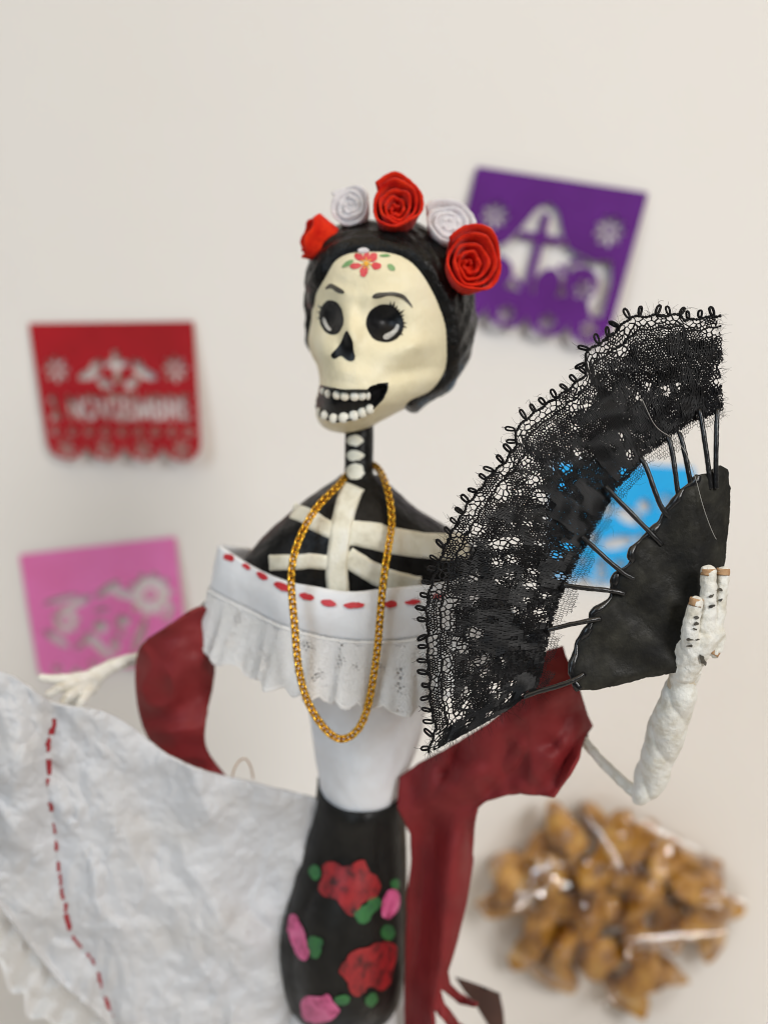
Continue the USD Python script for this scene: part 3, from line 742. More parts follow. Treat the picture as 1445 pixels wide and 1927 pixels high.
# floral apron ---------------------------------------------------------
ap, af = loft([(1462, 597, 762, .0172, .013), (1500, 594, 762, .0182, .014), (1560, 577, 764, .018, .016), (1640, 552, 766, .020, .018), (1720, 531, 766, .022, .020), (1790, 522, 764, .023, .021), (1850, 527, 760, .0235, .021), (1890, 541, 750, .0225, .020), (1930, 570, 726, .020, .018), (1960, 606, 694, .015, .014), (1972, 640, 665, .006, .006)], .3045, m=110, n=140, dip=70, p=.8, dpow=.6)
apm = loft_mesh(ap)
AP = obj('floral_apron', apm, M['apron'], FIG, smooth=True)
ad = depth_of(ap, af)
z6 = lambda pts: [(480 + x / 2.89, 1440 + y / 2.89) for x, y in pts]
for pts, mt, nm in (
        ([(345, 660), (370, 600), (365, 545), (430, 530), (490, 555), (545, 530), (600, 525), (625, 580), (670, 620), (680, 680), (640, 730), (580, 760), (540, 820), (490, 800), (450, 740), (380, 720)], 'rose_red', 'painted_rose'),
        ([(455, 1130), (490, 1060), (520, 1020), (580, 1000), (640, 980), (720, 960), (770, 1000), (760, 1100), (730, 1200), (680, 1230), (620, 1210), (570, 1260), (520, 1240), (500, 1180)], 'rose_red', 'painted_rose'),
        ([(175, 850), (205, 810), (240, 850), (275, 930), (290, 1040), (270, 1070), (235, 1050), (200, 980)], 'rose_pink', 'painted_rose'),
        ([(245, 1320), (275, 1260), (350, 1265), (400, 1250), (430, 1300), (460, 1330), (440, 1370), (390, 1400), (320, 1410), (260, 1380)], 'rose_pink', 'painted_rose'),
        ([(685, 780), (710, 700), (760, 675), (790, 720), (775, 790), (730, 835), (695, 825)], 'rose_pink', 'painted_rose'),
        ([(545, 800), (590, 770), (630, 725), (670, 720), (685, 760), (650, 800), (620, 850), (575, 865), (550, 840)], 'leaf_green', 'painted_leaf'),
        ([(285, 960), (320, 935), (370, 960), (360, 1000), (345, 1050), (310, 1050), (290, 1010)], 'leaf_green', 'painted_leaf'),
        ([(290, 560), (330, 545), (355, 580), (340, 625), (305, 610)], 'leaf_green', 'painted_leaf'),
        ([(690, 890), (730, 870), (760, 900), (745, 945), (705, 950)], 'leaf_green', 'painted_leaf'),
        ([(430, 1280), (470, 1255), (515, 1265), (505, 1300), (450, 1305)], 'leaf_green', 'painted_leaf'),
        ([(600, 1270), (640, 1240), (665, 1270), (640, 1320), (610, 1310)], 'leaf_green', 'painted_leaf'),
        ([(735, 650), (770, 620), (790, 650), (760, 680)], 'leaf_green', 'painted_leaf')):
    obj(nm, patch(wob(smooth_poly(z6(pts), 5), 2.0, len(pts), .12), ad, .00035, 3.0), M[mt], AP)

# underskirt down to the table, hidden below the picture's edge
us, uf = loft([(1570, 592, 752, .012, .013), (1760, 560, 748, .016, .018), (1927, 528, 770, .020, .024), (2200, 470, 830, .03, .035), (2660, 400, 890, .045, .05)], .309, m=60, n=140)
us[..., 2] += .0015 * np.sin(np.arange(140) * 2 * np.pi / 140 * 17)[None] * np.linspace(0, 1, 60)[:, None]
obj('underskirt', loft_mesh(us), M['cloth_white'], FIG, smooth=True)

# raised white skirt ---------------------------------------------------
top_edge = [(-60, 1262), (0, 1264), (30, 1275), (62, 1298), (100, 1322), (140, 1330), (185, 1336), (240, 1362), (310, 1416), (370, 1446), (430, 1462), (480, 1474), (540, 1488), (585, 1500), (612, 1512)]
hemr = [(-60, 1640), (0, 1708), (60, 1785), (112, 1850), (185, 1912), (240, 1980), (300, 2060)]
te = smooth_poly(top_edge, 6, False)
skp = Polygon(list(te) + [(612, 1600), (600, 1750), (590, 1950), (590, 2060)] + hemr[::-1]).buffer(0)
ST = np.array([(101, 1340), (101, 1368), (91, 1402), (93, 1443), (90, 1480), (98, 1530), (104, 1580), (111, 1632), (113, 1657), (118, 1683), (124, 1710), (128, 1738), (145, 1775), (172, 1805), (188, 1845), (203, 1890), (220, 1925), (240, 1970)], float)
st_line = LineString(smooth_poly(ST, 6, False))


def ridged(x, y, seed):
    return 1 - 2 * np.abs(smooth_noise2(x, y, 1.0, seed) - .5)


def skirt_depth(x, y):
    x, y = np.asarray(x, float), np.asarray(y, float)
    base = .298 + .000016 * (x - 100) + .000008 * (y - 1500)
    base += .007 * np.clip((x - 470) / 140, 0, 1) ** 2          # goes round behind the hip
    wx = x + 40 * (smooth_noise2(x, y, 1 / 90., 5) - .5); wy = y + 40 * (smooth_noise2(x, y, 1 / 90., 6) - .5)
    a = math.radians(58)
    s_, t_ = wx * math.cos(a) + wy * math.sin(a), -wx * math.sin(a) + wy * math.cos(a)
    f1 = ridged(s_ / 260., t_ / 85., 21)
    f2 = ridged(s_ / 110., t_ / 42. + .4 * f1, 22)
    a2 = math.radians(100)
    s2, t2 = wx * math.cos(a2) + wy * math.sin(a2), -wx * math.sin(a2) + wy * math.cos(a2)
    f3 = ridged(s2 / 90., t2 / 36., 23)
    f4 = meshkit.fbm(np.stack([wx / 30., wy / 30., wx * 0], -1), 3, 9)
    low = np.clip((y - 1500) / 250, 0, 1)
    f5 = ridged(wx / 46. + 1.7 * f4, wy / 58. + 1.2 * f2, 24)
    f6 = smooth_noise2(s_ / 210., t_ / 95., 1.0, 25)
    f7 = meshkit.fbm(np.stack([x / 75., y / 75., x * 0], -1), 4, 26)
    dd = base - .0085 * f6 - .0018 * f1 - .0012 * f2 * (.5 + .5 * low) - .0016 * f3 * low - .0050 * f7 - .0016 * f4 - .0006 * f5
    sl = shapely.distance(shapely.points(np.c_[x.ravel(), y.ravel()]), st_line).reshape(x.shape)
    dd += .0014 * np.exp(-(sl / 16) ** 2)
    dd -= .0028 * np.exp(-(((x - 35) / 38) ** 2)) * np.clip((1760 - y) / 300, 0, 1)
    hl = shapely.distance(shapely.points(np.c_[x.ravel(), y.ravel()]), LineString(hemr)).reshape(x.shape)
    return dd - .0016 * np.exp(-(hl / 9) ** 2)


SKT = obj('white_skirt', sheet(skp, skirt_depth, .0010, 3.2), M['cloth_white'], FIG, smooth=True)
cum = np.array([st_line.project(Point(p_)) for p_ in [(101, 1368), (91, 1402), (93, 1443), (91, 1472), (96, 1520), (101, 1560), (105, 1592), (111, 1632), (113, 1657), (118, 1683), (122, 1710), (128, 1738), (145, 1775), (172, 1805), (188, 1845), (203, 1890), (218, 1922)]])
for k, c in enumerate(cum):
    hl_ = [11, 9, 10, 5, 7, 7, 7, 7, 7, 8, 6, 12, 12, 11, 13, 12, 10][k]
    seg = LineString([st_line.interpolate(max(c - hl_, 0)).coords[0], st_line.interpolate(c).coords[0], st_line.interpolate(c + hl_).coords[0]])
    obj('red_stitch', patch(wob(seg.buffer(4.6 if k < 3 or k == 11 else 2.8, cap_style='round' if k % 2 else 'square'), 2.2, k, .15), skirt_depth, .0008, 2.0), M['stitch_dark'], SKT)
# lace hem of the skirt
rng = np.random.default_rng(5)
hd = smooth_poly(hemr, 8, False)
hline = LineString(hd)
outer = [(-60, 1770), (-25, 1800), (0, 1808), (14, 1845), (28, 1868), (45, 1866), (50, 1900), (62, 1916), (86, 1914), (104, 1935), (120, 1960), (160, 1975), (190, 2010), (240, 2060)]
lp = Polygon(list(hd) + outer[::-1]).buffer(0)
co, fi = net_points(-60, 1640, 310, 2060, 10, .2, rng), net_points(-60, 1640, 310, 2060, 5, .25, rng)
fld = lambda q: smooth_noise2(q[:, 0], q[:, 1], 1 / 22., 14)
pts = np.vstack([co[fld(co) < .5], fi[fld(fi) >= .5]])
A, B = voronoi_edges(pts)
ok = contains_xy(lp, A[:, 0], A[:, 1]) & contains_xy(lp, B[:, 0], B[:, 1])
A, B = A[ok], B[ok]
hemdepth = lambda q: .2965 + .0016 * np.sin(q[:, 0] * .11 + q[:, 1] * .05) + .000020 * (q[:, 1] - 1800)
lm = threads(P(A[:, 0], A[:, 1], hemdepth(A)), P(B[:, 0], B[:, 1], hemdepth(B)), np.where(fld((A + B) / 2) > .5, 1.9, 1.2) * .00015, sides=4)
oc = np.array(LineString(outer).buffer(0.01).exterior.segmentize(4).coords)
oq = smooth_poly(outer, 8, False)
lm2 = tube(P(oq[:, 0], oq[:, 1], hemdepth(oq)), .0006, 6)
obj('lace_hem', cat_meshes([lm, lm2]), M['lace_white'], SKT, smooth=False)
obj('wire_loop', ptube([(438, 1466, .296), (446, 1438, .296), (460, 1428, .297), (471, 1442, .298), (476, 1466, .299)], 1.6, 24, 6), M['finger_end'], SKT, smooth=True)

# shawl ---------------------------------------------------------------
Lp = smooth_poly([(266, 1216), (318, 1178), (384, 1142), (396, 1180), (402, 1240), (398, 1300), (386, 1360), (390, 1412), (425, 1462), (440, 1500), (380, 1500), (330, 1440), (288, 1398), (264, 1345), (257, 1285)], 5)


def left_shawl_depth(x, y):
    c = (np.interp(y, [1140, 1300, 1500], [325, 330, 380]) - x) / 72
    return .300 + .0075 * c ** 2 - .0016 * np.sin((x * .5 + y) * .045) - .0024 * (ridged(x / 60., y / 50., 87) - .5) - .0014 * (smooth_noise2(x, y, 1 / 26., 88) - .5) + .00001 * (y - 1300)


SHW = obj('shawl', sheet(Lp, left_shawl_depth, .0010, 3.5), M['shawl'], FIG, smooth=True, label='maroon shawl end hanging from the arm beside the pink banner')
Rp = Polygon([(752, 1462), (790, 1436), (850, 1404), (920, 1362), (985, 1310), (1010, 1262), (1030, 1225), (1058, 1216), (1072, 1255), (1088, 1295), (1098, 1325), (1104, 1348), (1113, 1366), (1100, 1388), (1090, 1425), (1070, 1462), (1042, 1500), (1005, 1497), (980, 1492), (945, 1499), (915, 1508), (898, 1522), (893, 1560), (889, 1620), (876, 1700), (858, 1775), (842, 1828), (846, 1850), (866, 1872), (898, 1888), (893, 1897), (862, 1888), (838, 1868), (829, 1862), (836, 1890), (862, 1924), (905, 1960), (890, 1965), (850, 1940), (822, 1905), (815, 1900), (820, 1940), (850, 2000), (800, 2010), (790, 1960), (762, 1990), (760, 1900), (763, 1780), (766, 1690), (773, 1620), (772, 1570), (760, 1545), (748, 1520)])


def right_shawl_depth(x, y):
    base = np.where(y < 1520, .2765, .2765 + .012 * np.clip((y - 1520) / 200, 0, 1))
    base = .2725 + .016 * np.clip((1000 - x) / 250, 0, 1) * 1.0
    tail = np.clip((y - 1510) / 60, 0, 1)
    base = base + .002 * tail
    n3 = lambda f_, sd: smooth_noise2(x, y, f_, sd) - .5
    f = .0018 * np.sin((x * .75 + y * .9) * .034 + .8 + 2 * n3(1 / 90., 81)) + .0040 * (ridged(x / 70. + .5 * y / 70., y / 110., 82) - .5) + .0022 * n3(1 / 28., 83)
    g = .0024 * np.sin((x + .06 * y) * .065 + 2 * n3(1 / 120., 84)) + .0020 * n3(1 / 40., 85) + .0016 * (ridged(x / 30., y / 150., 86) - .5)
    e = .000030 * np.abs(x - 830) * tail
    edge = .006 * np.clip((x - 1070) / 45, 0, 1) ** 2
    return base + f * (1 - tail) + g * tail + e + edge


obj('shawl', sheet(Rp, right_shawl_depth, .0010, 4.0), M['shawl'], FIG, smooth=True, label='maroon shawl over the arm under the fan, with a fringed tail')
Bp = Polygon([(857, 1841), (905, 1858), (940, 1872), (946, 1900), (954, 1990), (944, 1990), (918, 1928), (894, 1888), (872, 1864)])
obj('shawl_lining', sheet(Bp, lambda x, y: .302 + .0006 * np.sin(x * .08) + .00003 * (y - 1850), .0012, 5.0), M['brown'], FIG, smooth=True, label='dark brown corner behind the fringed shawl tail')

# arms and hands -------------------------------------------------------
pt = lambda *a: W(np.array(a))
obj('arm', rough(capsules([([pt(480, 1090, .307), pt(350, 1200, .320), pt(288, 1238, .321)], [.006, .004, .0025])]), .0003, 300), M['black_body'], FIG, smooth=True)
lh_ = capsules([
    ([pt(290, 1236, 0.321), pt(245, 1242, 0.318), pt(205, 1256, 0.314), pt(168, 1280, 0.310)], [.0022, .0020, .0022, .0030]),
    ([pt(170, 1276, 0.309), pt(135, 1276, 0.304), pt(105, 1279, 0.301), pt(78, 1276, 0.300)], [.0022, .0016, .0015, .0012]),
    ([pt(168, 1283, 0.309), pt(136, 1288, 0.301), pt(110, 1296, 0.297), pt(92, 1306, 0.296)], [.0022, .0016, .0015, .0012]),
    ([pt(168, 1288, 0.309), pt(146, 1300, 0.301), pt(128, 1312, 0.296), pt(116, 1326, 0.295)], [.0022, .0016, .0015, .0012]),
    ([pt(172, 1290, 0.310), pt(164, 1306, 0.302), pt(154, 1320, 0.297), pt(146, 1334, 0.296)], [.0020, .0015, .0014, .0011]),
    ([pt(185, 1272, 0.311), pt(176, 1296, 0.311), pt(154, 1312, 0.313), pt(134, 1322, 0.314)], [.0022, .0017, .0015, .0012])], .0008)
obj('hand', rough(lh_, .0003, 500), M['hand_white'], FIG, smooth=True, label='cream hand gripping the raised white skirt')
obj('arm', rough(capsules([([pt(880, 1080, .300), pt(990, 1250, .286), pt(1090, 1385, .279)], [.006, .005, .0026])]), .0003, 300), M['black_body'], FIG, smooth=True)
fa = capsules([([pt(1085, 1378, .2785), pt(1130, 1432, .276), pt(1172, 1472, .274), pt(1208, 1502, .272)], [.0013, .0014, .0016, .0019])], .0006)
obj('elbow_wire', rough(fa, .0003, 700), M['hand_white'], FIG, smooth=True)
# forearm wrapped in twisted paper
q = spline3([(1204, 1506, .272), (1222, 1470, .270), (1240, 1420, .267), (1256, 1370, .263), (1274, 1320, .259), (1284, 1285, .2565), (1294, 1255, .254)], 140)
rad = np.interp(np.linspace(0, 1, 140), [0, .08, .35, .6, .8, .88, 1], [14, 25, 33, 34, 29, 23, 26]) * q[:, 2] / FPX
fm = tube(W(q), rad, 40)
fv = np.array(fm.vertices)
along = np.repeat(np.arange(140), 40) / 140; around = np.tile(np.arange(40), 140) * 2 * np.pi / 40
tw = np.abs(np.sin(around * 1.0 + along * 11)) ** .6 * .0010 + .0003 * np.sin(around * 2 - along * 20)
fnn = np.array(fm.vertex_normals)
fv[:5600] += fnn[:5600] * (tw - .0006)[:, None]
fore = rough(trimesh.Trimesh(fv, fm.faces, process=False), .00035, 380, 7)
obj('forearm', fore, M['hand_white'], FIG, smooth=True, label='white forearm wrapped in twisted paper, holding the fan')
wr = spline3([(1262, 1290, .2565), (1285, 1278, .252), (1305, 1283, .2565), (1290, 1295, .262)], 4)
obj('wrist_wrap', rough(tube(W(spline3([(1279, 1296, .2575), (1283, 1283, .2567), (1287, 1268, .2557)], 30)), np.full(30, 25 * .256 / FPX), 32), .0003, 600), M['tan_wrap'], FIG, smooth=True)
YF = 0.2445
chains = [
    ([pt(1288, 1262, .2535), pt(1302, 1225, .2505), pt(1322, 1200, .2490)], [.0034, .0042, .0040]),            # palm
    ([pt(1322, 1205, .2500), pt(1338, 1190, .2490)], [.0040, .0034]),
    ([pt(1304, 1225, .2492), pt(1297, 1192, .2462), pt(1303, 1160, .2450), pt(1310, 1134, .2446)], [.0030, .0021, .0019, .0016]),
    ([pt(1322, 1205, .2488), pt(1330, 1160, .2466), pt(1333, 1118, .2456), pt(1333, 1078, .2452)], [.0030, .0022, .0020, .0019]),
    ([pt(1338, 1195, .2490), pt(1350, 1155, .2480), pt(1357, 1115, .2474), pt(1360, 1078, .2470)], [.0026, .0019, .0017, .0016]),
    ([pt(1338, 1188, .2500), pt(1352, 1195, .2490), pt(1352, 1215, .2486), pt(1345, 1230, .2484)], [.0024, .0018, .0015, .0012]),
    ([pt(1312, 1215, .2520), pt(1318, 1180, .2552), pt(1316, 1150, .2562), pt(1308, 1125, .2562)], [.0032, .0022, .0019, .0016])]
hand = rough(capsules(chains, .0006, 5), .00045, 620, 3)
HND = obj('hand', hand, M['hand_white'], FIG, smooth=True, label='white hand with cut-off finger ends holding the fan')
for (a, b_, r) in (((1333, 1082, .2452), (1333, 1070, .2451), .0019), ((1360, 1082, .2470), (1361, 1070, .2469), .0017), ((1308, 1140, .2447), (1311, 1126, .2445), .0017), ((1347, 1226, .2484), (1343, 1234, .2483), .0012)):
    obj('finger_end', rough(tube(np.linspace(pt(*a), pt(*b_), 6), np.linspace(r, r * .92, 6), 18), .0002, 900), M['finger_end'], HND, smooth=True)
hq = None
for (x, y, rot, w_, h_, Yd) in ((1338, 1122, -20, 8, 4, .2435), (1340, 1140, -20, 8, 4, .2437), (1355, 1110, -10, 7, 4, .2455), (1356, 1130, -15, 6, 3, .2456), (1310, 1162, 0, 6, 4, .2434), (1310, 1174, -15, 6, 4, .2434), (1308, 1184, 0, 5, 3, .2436), (1297, 1204, 0, 9, 3.6, .2432), (1297, 1216, 0, 8, 3.6, .2440), (1322, 1242, 60, 16, 6, .2470), (1312, 1204, 0, 5, 2.5, .2445)):
    # painted joint marks, laid on the hand's nearest face
    v = np.array(hand.vertices)
    ppx = v[:, 0] / v[:, 1] * FPX + CX; ppy = CY - (v[:, 2] - ZC) / v[:, 1] * FPX
    nb = np.array(hand.vertex_normals)[:, 1] < 0
    near = NearestNDInterpolator(np.c_[ppx, ppy][nb], v[nb, 1])
    dfn = lambda a, b: near(a, b)
    q2, T2 = tri_poly(wob(ell(x, y, w_ * .8, h_ * .75, rot), 1.6, int(x + y), .3), 1.6)
    Yn = np.array([v[nb, 1][np.hypot(ppx[nb] - a, ppy[nb] - b) < 5].min(initial=9) for a, b in q2])
    if (Yn > 1).all():
        continue
    Yn = np.where(Yn > 1, Yn[Yn < 1].mean(), Yn)
    obj('joint_mark', trimesh.Trimesh(P(q2[:, 0], q2[:, 1], Yn - .00025), T2[:, ::-1], process=False), M['brow'], HND, smooth=True)

# ------------------------------------------------------------------ gold chain
CHN = thing('chain_necklace', 'long gold curb chain hanging round the figurine neck', 'necklace')
path = [(690, 872, .309), (660, 886, .305), (645, 904, .2955), (625, 925, .290), (605, 945, .2865), (585, 972, .2840), (568, 1004, .2815), (554, 1042, .2785), (548, 1085, .2765), (550, 1130, .2755), (555, 1185, .2745), (561, 1250, .2735), (575, 1310, .2730), (595, 1350, .2730), (622, 1382, .2730), (645, 1391, .2730), (670, 1377, .2730), (689, 1340, .2730), (700, 1290, .2730), (710, 1220, .2730), (716, 1150, .2735), (722, 1090, .2750), (731, 1030, .2785), (737, 980, .2840), (731, 930, .2890), (718, 892, .2955), (704, 876, .302), (690, 872, .309)]
cq = W(spline3(path, 900))
cl = np.r_[0, np.cumsum(np.linalg.norm(np.diff(cq, axis=0), axis=1))]
pitch = .00132
nl = int(cl[-1] / pitch)
for k in range(nl):
    s_ = (k + .5) * pitch
    p0 = np.array([np.interp(s_, cl, cq[:, i]) for i in range(3)])
    t = np.array([np.interp(min(s_ + .001, cl[-1]), cl, cq[:, i]) - np.interp(max(s_ - .001, 0), cl, cq[:, i]) for i in range(3)]); t /= np.linalg.norm(t)
    vdir = p0 - np.array([0, 0, ZC]); vdir /= np.linalg.norm(vdir)
    sidev = np.cross(vdir, t); sidev /= np.linalg.norm(sidev); nn = np.cross(t, sidev)
    a = math.radians(38 if k % 2 else -38)
    b_ = sidev * math.cos(a) + nn * math.sin(a)
    th = np.linspace(0, 2 * np.pi, 16, endpoint=False)
    loop = p0 + np.cos(th)[:, None] * t * .00125 + np.sin(th)[:, None] * b_ * .00098
    obj('chain_link', tube(loop, .00033, 7, True), M['gold'], CHN, smooth=True)

# ------------------------------------------------------------------ lace fan
FAN = thing('lace_fan', 'open black hand fan with torn lace edge held in the raised hand', 'fan')
piv = np.array([1340., 1300.])
O = [(1358, 590), (1322, 596), (1287, 600), (1278, 588), (1230, 588), (1187, 592), (1143, 630), (1099, 658), (1103, 700), (1045, 745), (992, 780), (966, 807), (970, 833), (948, 860), (913, 895), (877, 944), (847, 993), (825, 1046), (806, 1103), (796, 1160), (801, 1234), (803, 1311), (815, 1375), (802, 1422)]
I = [(1360, 792), (1309, 814), (1269, 846), (1222, 884), (1178, 936), (1141, 1006), (1110, 1066), (1080, 1132), (1054, 1206), (1036, 1275), (1024, 1294)]


def by_angle(pts):
    p = np.array(pts, float)
    a = np.unwrap(np.arctan2(piv[1] - p[:, 1], p[:, 0] - piv[0]) % (2 * np.pi))
    s_ = (a - a[0]) / (a[-1] - a[0])
    ln = np.r_[0, np.cumsum(np.linalg.norm(np.diff(p, axis=0), axis=1))]
    s_ = np.maximum.accumulate(.55 * s_ + .45 * ln / ln[-1]) + np.arange(len(p)) * 1e-6
    return lambda u: np.c_[np.interp(u, s_ / s_[-1], p[:, 0]), np.interp(u, s_ / s_[-1], p[:, 1])]


fo, fi_ = by_angle(O), by_angle(I)
FL, FW = 1080.0, 235.0


def fan_map(U, Vv, lift=0.0):
    u, v = np.clip(U / FL, 0, 1), Vv / FW
    q = fo(u) * (1 - v)[:, None] + fi_(u) * v[:, None]
    q = q + 5 * np.c_[smooth_noise2(q[:, 0], q[:, 1], 1 / 38., 41) - .5, smooth_noise2(q[:, 0], q[:, 1], 1 / 38., 42) - .5]
    Y = .2500 - .0014 * np.cos(v * 2.6) + .0016 * np.sin(u * 2 * np.pi * 6.5) * (.35 + .65 * (1 - v)) + .0018 * (smooth_noise2(q[:, 0], q[:, 1], 1 / 30., 43) - .5) + lift
    return P(q[:, 0], q[:, 1], Y)


PX = .2495 / FPX
rng = np.random.default_rng(21)


hc = net_points(0, FW * .18, FL, FW * .86, 41, .32, rng)
hr = rng.uniform(7, 16, len(hc)) * np.where(rng.random(len(hc)) < np.where(hc[:, 0] < FL * .27, .74, .16 + .42 * (hc[:, 1] > FW * .52) * (hc[:, 0] < FL * .66)), 0, 1)
hc, hr = hc[hr > 0], hr[hr > 0]


def zone(q):
    """0 open net, 1 dense weave, 2 fine tulle."""
    v = q[:, 1] / FW
    dd_ = np.min((np.linalg.norm(q[:, None] - hc[None], axis=2) * (1 + .5 * (smooth_noise2(q[:, 0], q[:, 1], 1 / 9., 31)[:, None] - .5))) / hr[None], axis=1)
    gate = smooth_noise2(q[:, 0], q[:, 0] * 0, 1 / 21., 36)
    band = ((v < .10) & (gate < .58)) | ((v >= .10) & (v < .20) & (gate > .60))
    return np.where(v > .90, 2, np.where((dd_ < 1) & (v > .17) | band, 0, 1))


co = net_points(-10, -2, FL + 10, FW + 6, 12.0, .27, rng)
de = net_points(-10, -2, FL + 10, FW + 6, 4.7, .30, rng)
fn = net_points(-10, -2, FL + 10, FW + 16, 6.6, .22, rng)
pts = np.vstack([co[zone(co) == 0], de[zone(de) == 1], fn[zone(fn) == 2]])
vor = Voronoi(pts)
rv, rp = np.array(vor.ridge_vertices), vor.ridge_points
good = (rv >= 0).all(1)
rv, rp = rv[good], rp[good]
A, B = vor.vertices[rv[:, 0]], vor.vertices[rv[:, 1]]
zp = zone(pts)
cordonnet = (zp[rp[:, 0]] != zp[rp[:, 1]]) & (np.minimum(zp[rp[:, 0]], zp[rp[:, 1]]) < 1)
ok = (np.minimum(A[:, 0], B[:, 0]) > 12 * smooth_noise2(A[:, 1], A[:, 1] * 0, 1 / 9., 78)) & (np.minimum(A[:, 1], B[:, 1]) > 3) & (np.maximum(A[:, 1], B[:, 1]) < FW * (.93 + .12 * smooth_noise2(A[:, 0], A[:, 0] * 0, 1 / 45., 77))) & (np.minimum(A[:, 0], B[:, 0]) > 0) & (np.maximum(A[:, 0], B[:, 0]) < FL)
A, B, cordonnet = A[ok], B[ok], cordonnet[ok]
zn = zone((A + B) / 2)
rr = np.choose(zn, [1.15, 1.45, .45]) * (.65 + .8 * rng.random(len(A)))
rr = np.where(cordonnet, np.maximum(rr, 1.9), rr)
net1 = threads(fan_map(A[:, 0], A[:, 1]), fan_map(B[:, 0], B[:, 1]), rr * PX, sides=4)
# second, folded layer behind: finer mesh in the motifs only
de2 = net_points(-10, 20, FL + 10, FW * .92, 5.8, .26, rng)
co2 = net_points(-10, 20, FL + 10, FW * .92, 15, .2, rng)
pts = de2[zone(de2) == 1]
A2, B2 = voronoi_edges(pts)
mid = (A2 + B2) / 2
ok = (np.minimum(A2[:, 1], B2[:, 1]) > FW * .2) & (np.maximum(A2[:, 1], B2[:, 1]) < FW * .90) & (np.minimum(A2[:, 0], B2[:, 0]) > 0) & (np.maximum(A2[:, 0], B2[:, 0]) < FL) & (zone(mid) == 1) & (np.linalg.norm(B2 - A2, axis=1) < 9)
A2, B2 = A2[ok], B2[ok]
net2 = threads(fan_map(A2[:, 0], A2[:, 1], .0012), fan_map(B2[:, 0], B2[:, 1], .0012), 1.5 * PX, sides=3)
# woven bars: short parallel threads in the dense motifs
segs = []
for U0 in np.arange(4, FL, 3.4):
    vv = np.arange(FW * .17, FW * .84, 7.0)
    c = np.c_[np.full(len(vv), U0), vv]
    o = (zone(c) == 1) & (smooth_noise2(c[:, 0], c[:, 1], 1 / 30., 51) > .45)
    segs += [(U0, a, U0 + rng.uniform(-2.0, 2.0), a + 8) for a in vv[o]]
segs = np.array(segs)
net3 = threads(fan_map(segs[:, 0], segs[:, 1], -.0004), fan_map(segs[:, 2], segs[:, 3], -.0004), 1.15 * PX, sides=4)
obj('lace', cat_meshes([net1]), M['lace_black'], FAN, smooth=False)
obj('lace_backing', cat_meshes([net2]), M['lace_black'], FAN, smooth=False)
obj('woven_motif', net3, M['lace_thread'], FAN, smooth=False)
uu = np.linspace(0, FL, 900)
for v, r in ((5, 2.6), (FW * .12, 1.9)):
    obj('edge_cord', tube(fan_map(uu, v + 1.5 * np.sin(uu * .21)), r * PX * (1 + .25 * np.sin(uu * 1.1)), 7), M['lace_black'], FAN, smooth=True)
# fuzz
K = 2600
fu = np.c_[rng.uniform(0, FL, K), np.where(rng.random(K) < .35, rng.uniform(-2, 8, K), rng.uniform(10, FW, K))]
p0 = fan_map(fu[:, 0], fu[:, 1], -.0004)
dv = rng.normal(0, 1, (K, 3)) * [.0008, .0005, .0008]
p1, p2 = p0 + dv, p0 + dv * 1.6 + rng.normal(0, .0005, (K, 3))
obj('fuzz', cat_meshes([threads(p0, p1, .22 * PX), threads(p1, p2, .20 * PX, .12 * PX)]), M['lace_black'], FAN, smooth=False, kind='stuff')
# frayed lower end: fine hairs over the red shawl
ev = rng.uniform(0, FW, 120)
e0 = fan_map(rng.uniform(0, 12, 120), ev, -.0003)
ed = np.c_[np.abs(rng.normal(.0004, .0006, 120)), rng.normal(0, .0003, 120), rng.normal(0, .0005, 120)]
obj('frayed_end', cat_meshes([threads(e0, e0 + ed, .35 * PX, .2 * PX), threads(e0 + ed, e0 + ed * 1.6 + rng.normal(0, .0003, (120, 3)), .2 * PX, .1 * PX)]), M['lace_black'], FAN, smooth=False)
ev = rng.uniform(0, FW, 160)
e0 = fan_map(np.full(160, FL - 2.0), ev, -.0003)
ed = np.c_[rng.normal(.0002, .0007, 160), rng.normal(0, .0004, 160), -np.abs(rng.normal(.0009, .0007, 160))]
obj('frayed_end', cat_meshes([threads(e0, e0 + ed, .35 * PX, .2 * PX), threads(e0 + ed, e0 + ed * 1.7 + rng.normal(0, .0004, (160, 3)), .2 * PX, .1 * PX)]), M['lace_black'], FAN, smooth=False)
